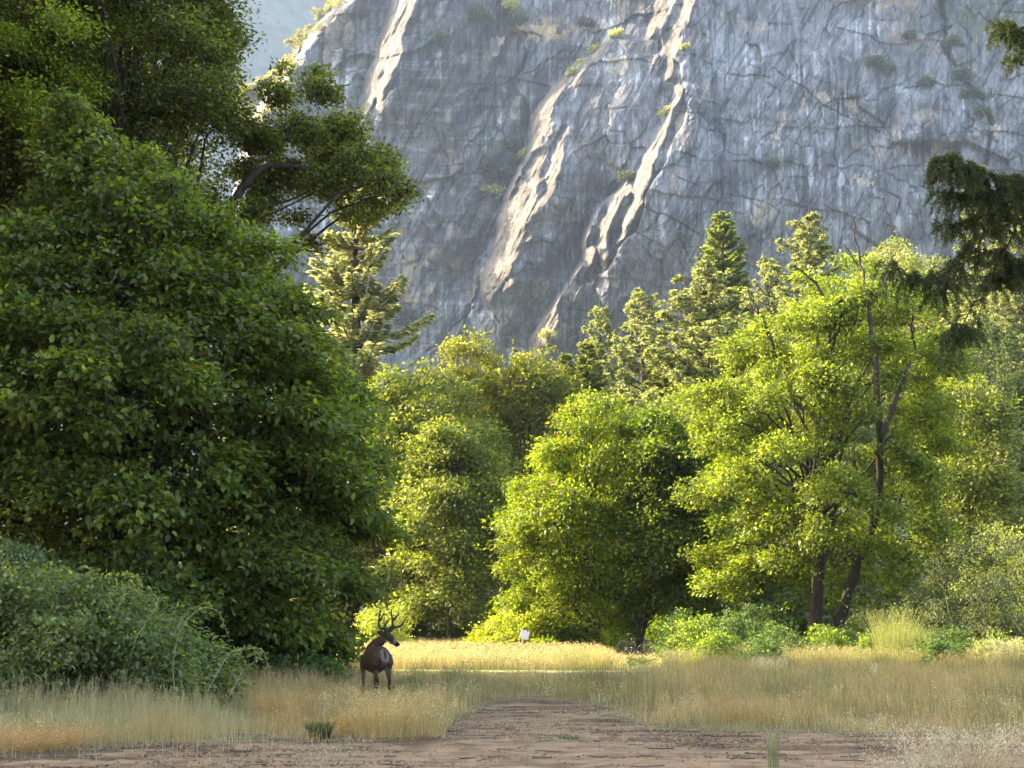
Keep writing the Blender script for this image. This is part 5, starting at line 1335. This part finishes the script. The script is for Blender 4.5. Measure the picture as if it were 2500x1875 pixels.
# ------------------------------------------------------------------ deer
def deer():
    D0 = 30.0; org = G(916, D0)
    yaw = R(26)
    cy, sy = math.cos(yaw), math.sin(yaw)
    # deer frame: +Y forward (away from the camera), +X its right; rotated so the body heads away and a little left
    def W(p):
        x, y, z = p; return np.array([x * cy - y * sy, x * sy + y * cy, z])
    blobs = []                         # capsule chains: (points, radii(x,z squash))
    def ring(c, t, rx, rz, n=14, up=np.array([0, 0, 1.0])):
        t = norm(np.asarray(t, float)[None])[0]
        a = np.cross(t, up); a = a / max(np.linalg.norm(a), 1e-6); b = np.cross(a, t)
        th = np.arange(n) * 2 * math.pi / n
        return c + rx * np.cos(th)[:, None] * a + rz * np.sin(th)[:, None] * b
    mb = MB()
    def loft(st, n=14, up=(0, 0, 1.0), world=False):
        C = np.array([s[0] for s in st], float)
        if not world: C = np.array([W(c) for c in C])
        T = np.gradient(C, axis=0); m = len(st)
        u = np.array(up, float)
        V = np.vstack([ring(C[i], T[i], st[i][1], st[i][2], n, u) for i in range(m)] + [C[0][None], C[-1][None]])
        i = np.arange(m - 1)[:, None]; j = np.arange(n)[None]
        Q = np.stack([i * n + j, i * n + (j + 1) % n, (i + 1) * n + (j + 1) % n, (i + 1) * n + j], -1).reshape(-1, 4)
        j = np.arange(n)
        Tt = np.vstack([np.stack([(j + 1) % n, j, np.full(n, m * n)], -1), np.stack([(m - 1) * n + j, (m - 1) * n + (j + 1) % n, np.full(n, m * n + 1)], -1)])
        mb.add(V, Q, Tt)
    # trunk of the body: rump -> chest
    loft([((0, -.48, .86), .05, .06), ((0, -.455, .83), .12, .15), ((0, -.38, .80), .165, .20), ((0, -.25, .77), .20, .235), ((0, -.05, .73), .225, .26), ((0, .14, .73), .22, .26),
          ((0, .28, .76), .175, .225), ((0, .37, .80), .14, .18), ((0, .42, .83), .06, .08)], 18)
    loft([((0, -.30, .90), .07, .06), ((0, -.05, .91), .09, .07), ((0, .22, .93), .08, .07)], 12)
    # neck: rises from the chest and swings back to the right
    loft([((-.13, .25, .80), .14, .17), ((-.10, .33, .93), .125, .15), ((-.02, .36, 1.03), .11, .125), ((.08, .35, 1.10), .095, .11), ((.16, .33, 1.15), .075, .09)], 14, (0.3, 1, .3), True)
    # head in world axes: skull to muzzle, looking right, chin a little down
    hd = np.array([.19, .33, 1.165]); hx = np.array([.86, -.12, -.50]); hx = hx / np.linalg.norm(hx) * 1.12
    def H(a, s=0.0, u=0.0):
        side = np.array([.12, .99, 0.0]); upv = np.cross(side, hx); upv = upv if upv[2] > 0 else -upv
        return hd + hx * a + side * s + upv * u
    loft([(H(-.06), .05, .06), (H(-.01, 0, .01), .075, .085), (H(.05, 0, .012), .072, .082), (H(.11, 0, .0), .055, .066), (H(.17, 0, -.008), .040, .048), (H(.225, 0, -.012), .033, .036), (H(.255, 0, -.014), .030, .030), (H(.272, 0, -.014), .016, .018)], 14, world=True)
    loft([(H(.07, 0, -.055), .03, .03), (H(.13, 0, -.055), .024, .022), (H(.19, 0, -.056), .020, .016), (H(.235, 0, -.058), .018, .013), (H(.248, 0, -.058), .008, .008)], 10, world=True)
    # legs (hoof, pastern, shank, knee/hock, upper)
    def leg(pts, rad):
        st = [(p, r[0] * 1.18, r[1] * 1.18) for p, r in zip(pts, rad)]
        loft(st, 10, (0, 1, 0))
    for sx, fy in ((-1, .02), (1, -.06)):
        leg([(sx * .10, .34 + fy, .80), (sx * .125, .36 + fy, .62), (sx * .12, .34 + fy, .50), (sx * .11, .36 + fy, .38), (sx * .11, .37 + fy, .34), (sx * .11, .355 + fy, .20), (sx * .11, .35 + fy, .08), (sx * .11, .375 + fy, .04), (sx * .11, .385 + fy, 0)],
            [(.06, .09), (.055, .075), (.04, .05), (.032, .034), (.030, .032), (.021, .022), (.022, .024), (.024, .026), (.028, .032)])
    for sx, fy in ((-1, .10), (1, -.03)):
        leg([(sx * .09, -.36, .82), (sx * .125, -.36 + fy * .4, .68), (sx * .12, -.33 + fy * .7, .55), (sx * .105, -.42 + fy, .43), (sx * .10, -.475 + fy, .345), (sx * .10, -.455 + fy, .22), (sx * .10, -.44 + fy, .09), (sx * .10, -.42 + fy, .045), (sx * .10, -.405 + fy, 0)],
            [(.08, .13), (.085, .13), (.06, .085), (.036, .048), (.028, .036), (.022, .024), (.022, .024), (.024, .026), (.028, .032)])
    # ears, part of the body surface
    def ear(s, back):
        b = H(-.03, s * .055, .035 if s < 0 else .06)
        dirn = norm(np.array([[-.92, -.35, .22]]) if s < 0 else np.array([[.50, .30, .75]]))[0]
        loft([(b, .018, .018), (b + dirn * .04, .044, .016), (b + dirn * .10, .060, .017), (b + dirn * .16, .046, .015), (b + dirn * .205, .014, .010)], 10, world=True, up=(0, 1, 0))
    ear(-1, -.9); ear(1, .55)
    me = mb.mesh('body')
    tmp = bpy.data.objects.new('body', me); COL.objects.link(tmp)
    r = tmp.modifiers.new('r', 'REMESH'); r.mode = 'VOXEL'; r.voxel_size = .0105; r.use_smooth_shade = True
    sm = tmp.modifiers.new('s', 'SMOOTH'); sm.factor = .5; sm.iterations = 5
    dg = bpy.context.evaluated_depsgraph_get()
    body = bpy.data.meshes.new_from_object(tmp.evaluated_get(dg)); bpy.data.objects.remove(tmp)
    n = len(body.vertices); V = np.empty(n * 3, np.float32); body.vertices.foreach_get('co', V); V = V.reshape(-1, 3)
    # coat colours by place on the body
    lx = V[:, 0] * cy + V[:, 1] * sy; ly = -V[:, 0] * sy + V[:, 1] * cy; lz = V[:, 2]
    base = np.array([.062, .036, .020]) * (.8 + .4 * fbm(V[:, 0] * 9 + V[:, 1] * 5, V[:, 2] * 9, 7))[:, None]
    col = base.copy()
    dark = sstep(.92, .98, lz) * sstep(.3, 0, abs(lx)) ; col *= (1 - .3 * dark)[:, None]
    belly = sstep(.56, .50, lz) * (np.abs(lx) < .16) * (ly > -.35) * (ly < .4); col = col * (1 - belly[:, None] * .6) + np.array([.20, .17, .13]) * belly[:, None] * .6
    rump = np.exp(-((lx / .085) ** 2 + ((lz - .79) / .16) ** 2)) * sstep(-.30, -.42, ly); rump = sstep(.22, .62, rump)
    inner = sstep(.68, .60, lz) * sstep(.44, .5, lz) * (ly < -.2) * (np.abs(lx) < .075)
    wm = np.maximum(rump, inner * .5)[:, None]; col = col * (1 - wm) + np.array([.17, .145, .12]) * wm
    legm = sstep(.42, .36, lz)[:, None]; col = col * (1 - legm * .35)
    rel = V - hd
    mz = rel @ hx; up_ = rel @ (H(0, 0, 1) - hd)
    head = (V[:, 2] > 1.0) & (np.linalg.norm(rel, axis=1) < .34)
    nose = (head & (mz > .245))[:, None]; col = np.where(nose, np.array([.015, .012, .012]), col)
    muz = (head & (mz > .17) & (mz <= .245))[:, None]; col = np.where(muz, np.array([.16, .13, .10]), col)
    ft = (head & (mz > -.02) & (mz < .08) & (up_ > .055) & (up_ < .10))[:, None]; col = np.where(ft, np.array([.05, .035, .028]), col)
    throat = (head & (mz > .02) & (mz < .15) & (up_ < -.05))[:, None]; col = np.where(throat, np.array([.22, .19, .15]), col)
    hoof = (lz < .035)[:, None]; col = np.where(hoof, np.array([.02, .018, .016]), col)
    c4 = np.ones((n, 4), np.float32); c4[:, :3] = col
    at = body.color_attributes.new('Col', 'FLOAT_COLOR', 'POINT'); at.data.foreach_set('color', c4.ravel())
    coat = colmat('deer_coat', .85, .15, 40, .18, .5, 90, .004)
    e = thing('deer', 'mule deer buck with dark forked antlers standing in the grass, looking right over its shoulder', 'deer', org)
    e.scale = (1.06,) * 3
    obj('body', body, coat, e)
    # antlers: points measured in world axes from the pedicles
    horn = plain('antler_velvet', (.018, .012, .010), .8)
    def zp(zx, zy, dy=0.0):       # zoomed photograph pixel -> deer-local world axes
        px = 840 + zx / 6.91; py = 1470 + zy / 6.91
        return P(px, py, D0 + dy) - org
    oy = H(0)[1]
    def antler(tubes):
        m = MB()
        for pts, r0, r1 in tubes:
            q = np.array([zp(a, b, oy + c) for a, b, c in pts]); u = np.linspace(0, len(q) - 1, len(q) * 4)
            q = np.stack([np.interp(u, range(len(q)), q[:, i]) for i in range(3)], -1)
            for _ in range(2): q[1:-1] = .5 * q[1:-1] + .25 * (q[2:] + q[:-2])
            m.tube(q, np.linspace(r0, r1, len(q)), 9)
        return m.mesh('antler')
    A1 = antler([([(700, 640, -.05), (690, 560, -.07), (680, 515, -.10), (620, 520, -.14), (585, 480, -.17), (583, 400, -.18), (597, 300, -.18), (608, 225, -.18)], .031, .012),
                 ([(597, 400, -.18), (625, 340, -.17), (665, 262, -.16)], .024, .011), ([(660, 520, -.12), (690, 450, -.10), (725, 385, -.08), (760, 345, -.07)], .024, .011),
                 ([(680, 512, -.10), (740, 512, -.09), (790, 500, -.08)], .018, .012)])
    A2 = antler([([(745, 620, .04), (735, 575, .05), (760, 525, .07), (830, 495, .10), (900, 480, .12), (950, 455, .13), (985, 400, .13), (1003, 365, .13)], .032, .012),
                 ([(800, 500, .09), (805, 420, .10), (800, 360, .11), (785, 290, .11), (780, 205, .11)], .025, .011), ([(815, 375, .10), (850, 340, .11), (885, 300, .12), (910, 255, .12)], .024, .011),
                 ([(735, 600, .03), (715, 560, .03), (712, 530, .03)], .010, .005)])
    obj('antler', A1, horn, e); obj('antler', A2, horn, e)
    t = MB(); q = np.array([W(p) for p in ((0, -.455, .92), (0, -.495, .88), (0, -.515, .80), (0, -.50, .71), (0, -.49, .67))])
    t.tube(q, [.020, .028, .027, .022, .006], 9)
    obj('tail', t.mesh('tail'), plain('tail_hair', (.035, .028, .024), .9), e)
    em = MB()
    for s in (-1, 1):
        c = H(.065, s * .068, .028); th = np.linspace(0, math.pi, 7)
        em.tube(np.array([c + hx * .013 * math.cos(a) for a in th]), [.001, .008, .012, .013, .012, .008, .001], 8)
    obj('eyes', em.mesh('eyes'), plain('deer_eye', (.006, .005, .005), .15), e)
deer()

# ------------------------------------------------------------------ bicycle
def bicycle():
    org = G(1556, 63.0)
    e = thing('bicycle', 'black bicycle leaning against the thin double stem below the central maples', 'bicycle', org, rz=R(-12))
    e.rotation_euler = (R(7), 0, R(-14))
    blk = plain('bike_black', (.015, .015, .017), .4); rub = plain('tyre_rubber', (.02, .02, .02), .85); met = plain('bike_metal', (.30, .30, .31), .35, .8)
    r = .335; wb = .53
    def wheel(cx):
        th = np.linspace(0, 2 * math.pi, 41)[:-1]
        m = MB(); m.tube(np.stack([r * np.cos(th), 0 * th, r * np.sin(th)], -1), .026, 8, closed=True)
        wo = obj('wheel', m.mesh('wheel'), rub, e, (cx, 0, r + .026))
        m = MB(); rr = r - .030
        m.tube(np.stack([rr * np.cos(th), 0 * th, rr * np.sin(th)], -1), .010, 6, closed=True)
        m.tube([[0, -.035, 0], [0, .035, 0]], .022, 10)
        for k in range(20):
            a = k * math.pi / 10; m.tube([[0, .02 * (-1) ** k, 0], [rr * math.cos(a + .1), 0, rr * math.sin(a + .1)]], .0018, 3)
        obj('rim', m.mesh('rim'), met, wo)
        return wo
    wheel(-wb); wheel(wb)
    z = r + .026; bb = (-.08, 0, .29); st = (-.24, 0, .80); hb = (.36, 0, .66); ht = (.33, 0, .80)
    m = MB()
    for a, b, q in ((bb, st, .017), (bb, hb, .020), ((-.215, 0, .73), ht, .018), (hb, ht, .022), ((-wb, .05, z), (-.10, .03, .29), .010), ((-wb, -.05, z), (-.10, -.03, .29), .010), ((-wb, .05, z), (-.215, .02, .73), .009), ((-wb, -.05, z), (-.215, -.02, .73), .009)):
        m.tube([a, b], q, 9)
    obj('frame', m.mesh('frame'), blk, e)
    m = MB()
    for s in (-.055, .055): m.tube([(.355, s * .4, .68), (.37, s, .64), (.44, s, .50), (wb, s, z)], [.016, .017, .015, .011], 8)
    obj('fork', m.mesh('fork'), blk, e)
    m = MB(); m.tube([(.33, 0, .80), (.315, 0, .90), (.37, 0, .94)], .014, 8); m.tube([(.34, -.33, .95), (.36, -.15, .935), (.37, 0, .935), (.36, .15, .935), (.34, .33, .95)], .012, 8)
    hbo = obj('handlebar', m.mesh('handlebar'), blk, e)
    for s in (-1, 1):
        m = MB(); m.tube([(.355, s * .22, .945), (.34, s * .34, .951)], .017, 8); obj('grip', m.mesh('grip'), rub, hbo)
    m = MB(); m.tube([(-.40, 0, .93), (-.36, 0, .945), (-.28, 0, .945), (-.18, 0, .935), (-.11, 0, .925)], [.045, .075, .065, .032, .02], 10); m.tube([(-.24, 0, .80), (-.265, 0, .93)], .013, 8)
    obj('saddle', m.mesh('saddle'), rub, e)
    m = MB(); th = np.linspace(0, 2 * math.pi, 25)[:-1]
    m.tube(np.stack([bb[0] + .085 * np.cos(th), 0 * th + .045, bb[2] + .085 * np.sin(th)], -1), .006, 5, closed=True)
    m.tube([(bb[0], -.06, bb[2]), (bb[0], .06, bb[2])], .02, 8); m.tube([(bb[0], .06, bb[2]), (bb[0] + .12, .07, bb[2] - .11)], .010, 6); m.tube([(bb[0], -.06, bb[2]), (bb[0] - .12, -.07, bb[2] + .11)], .010, 6)
    m.box((bb[0] + .12, .11, bb[2] - .11), (.09, .09, .02)); m.box((bb[0] - .12, -.11, bb[2] + .11), (.09, .09, .02))
    obj('crank', m.mesh('crank'), met, e)
    m = MB(); m.tube([(bb[0], .045, bb[2] + .085), (-wb, .045, z + .04)], .005, 4); m.tube([(bb[0], .045, bb[2] - .085), (-wb, .045, z - .04)], .005, 4)
    obj('chain', m.mesh('chain'), met, e)
bicycle()
# ------------------------------------------------------------------ small sign
def sign():
    org = G(1262, 58.0)
    e = thing('trail_sign', 'small blank white board on a leaning post in the sunlit grass', 'sign', org, rz=R(14))
    e.rotation_euler = (R(4), R(17), R(14))
    m = MB(); m.box((0, .012, .62), (.035, .02, 1.24)); obj('post', m.mesh('post', False), plain('post_grey', (.45, .42, .38), .7), e)
    me = MB(); me.box((0, -.006, 1.03), (.36, .014, .33)); o = obj('board', me.mesh('board', False), plain('board_white', (.72, .70, .72), .6, 0, 8, .05), e)
    bv = o.modifiers.new('b', 'BEVEL'); bv.width = .004; bv.segments = 2
sign()
# ------------------------------------------------------------------ air
def build_haze():
    mb = MB(); mb.box((0, 2000, 950), (7600, 5200, 1906))
    m, n, out = newmat('haze')
    v = n.nodes.new('ShaderNodeVolumePrincipled')
    v.inputs['Color'].default_value = (.58, .76, 1.0, 1)
    v.inputs['Density'].default_value = HAZE
    v.inputs['Anisotropy'].default_value = 0.2
    n.links.new(v.outputs[0], out.inputs['Volume'])
    tag(obj('haze', mb.mesh('haze', False), m), kind='stuff')
HAZE = 0.00012
build_haze()
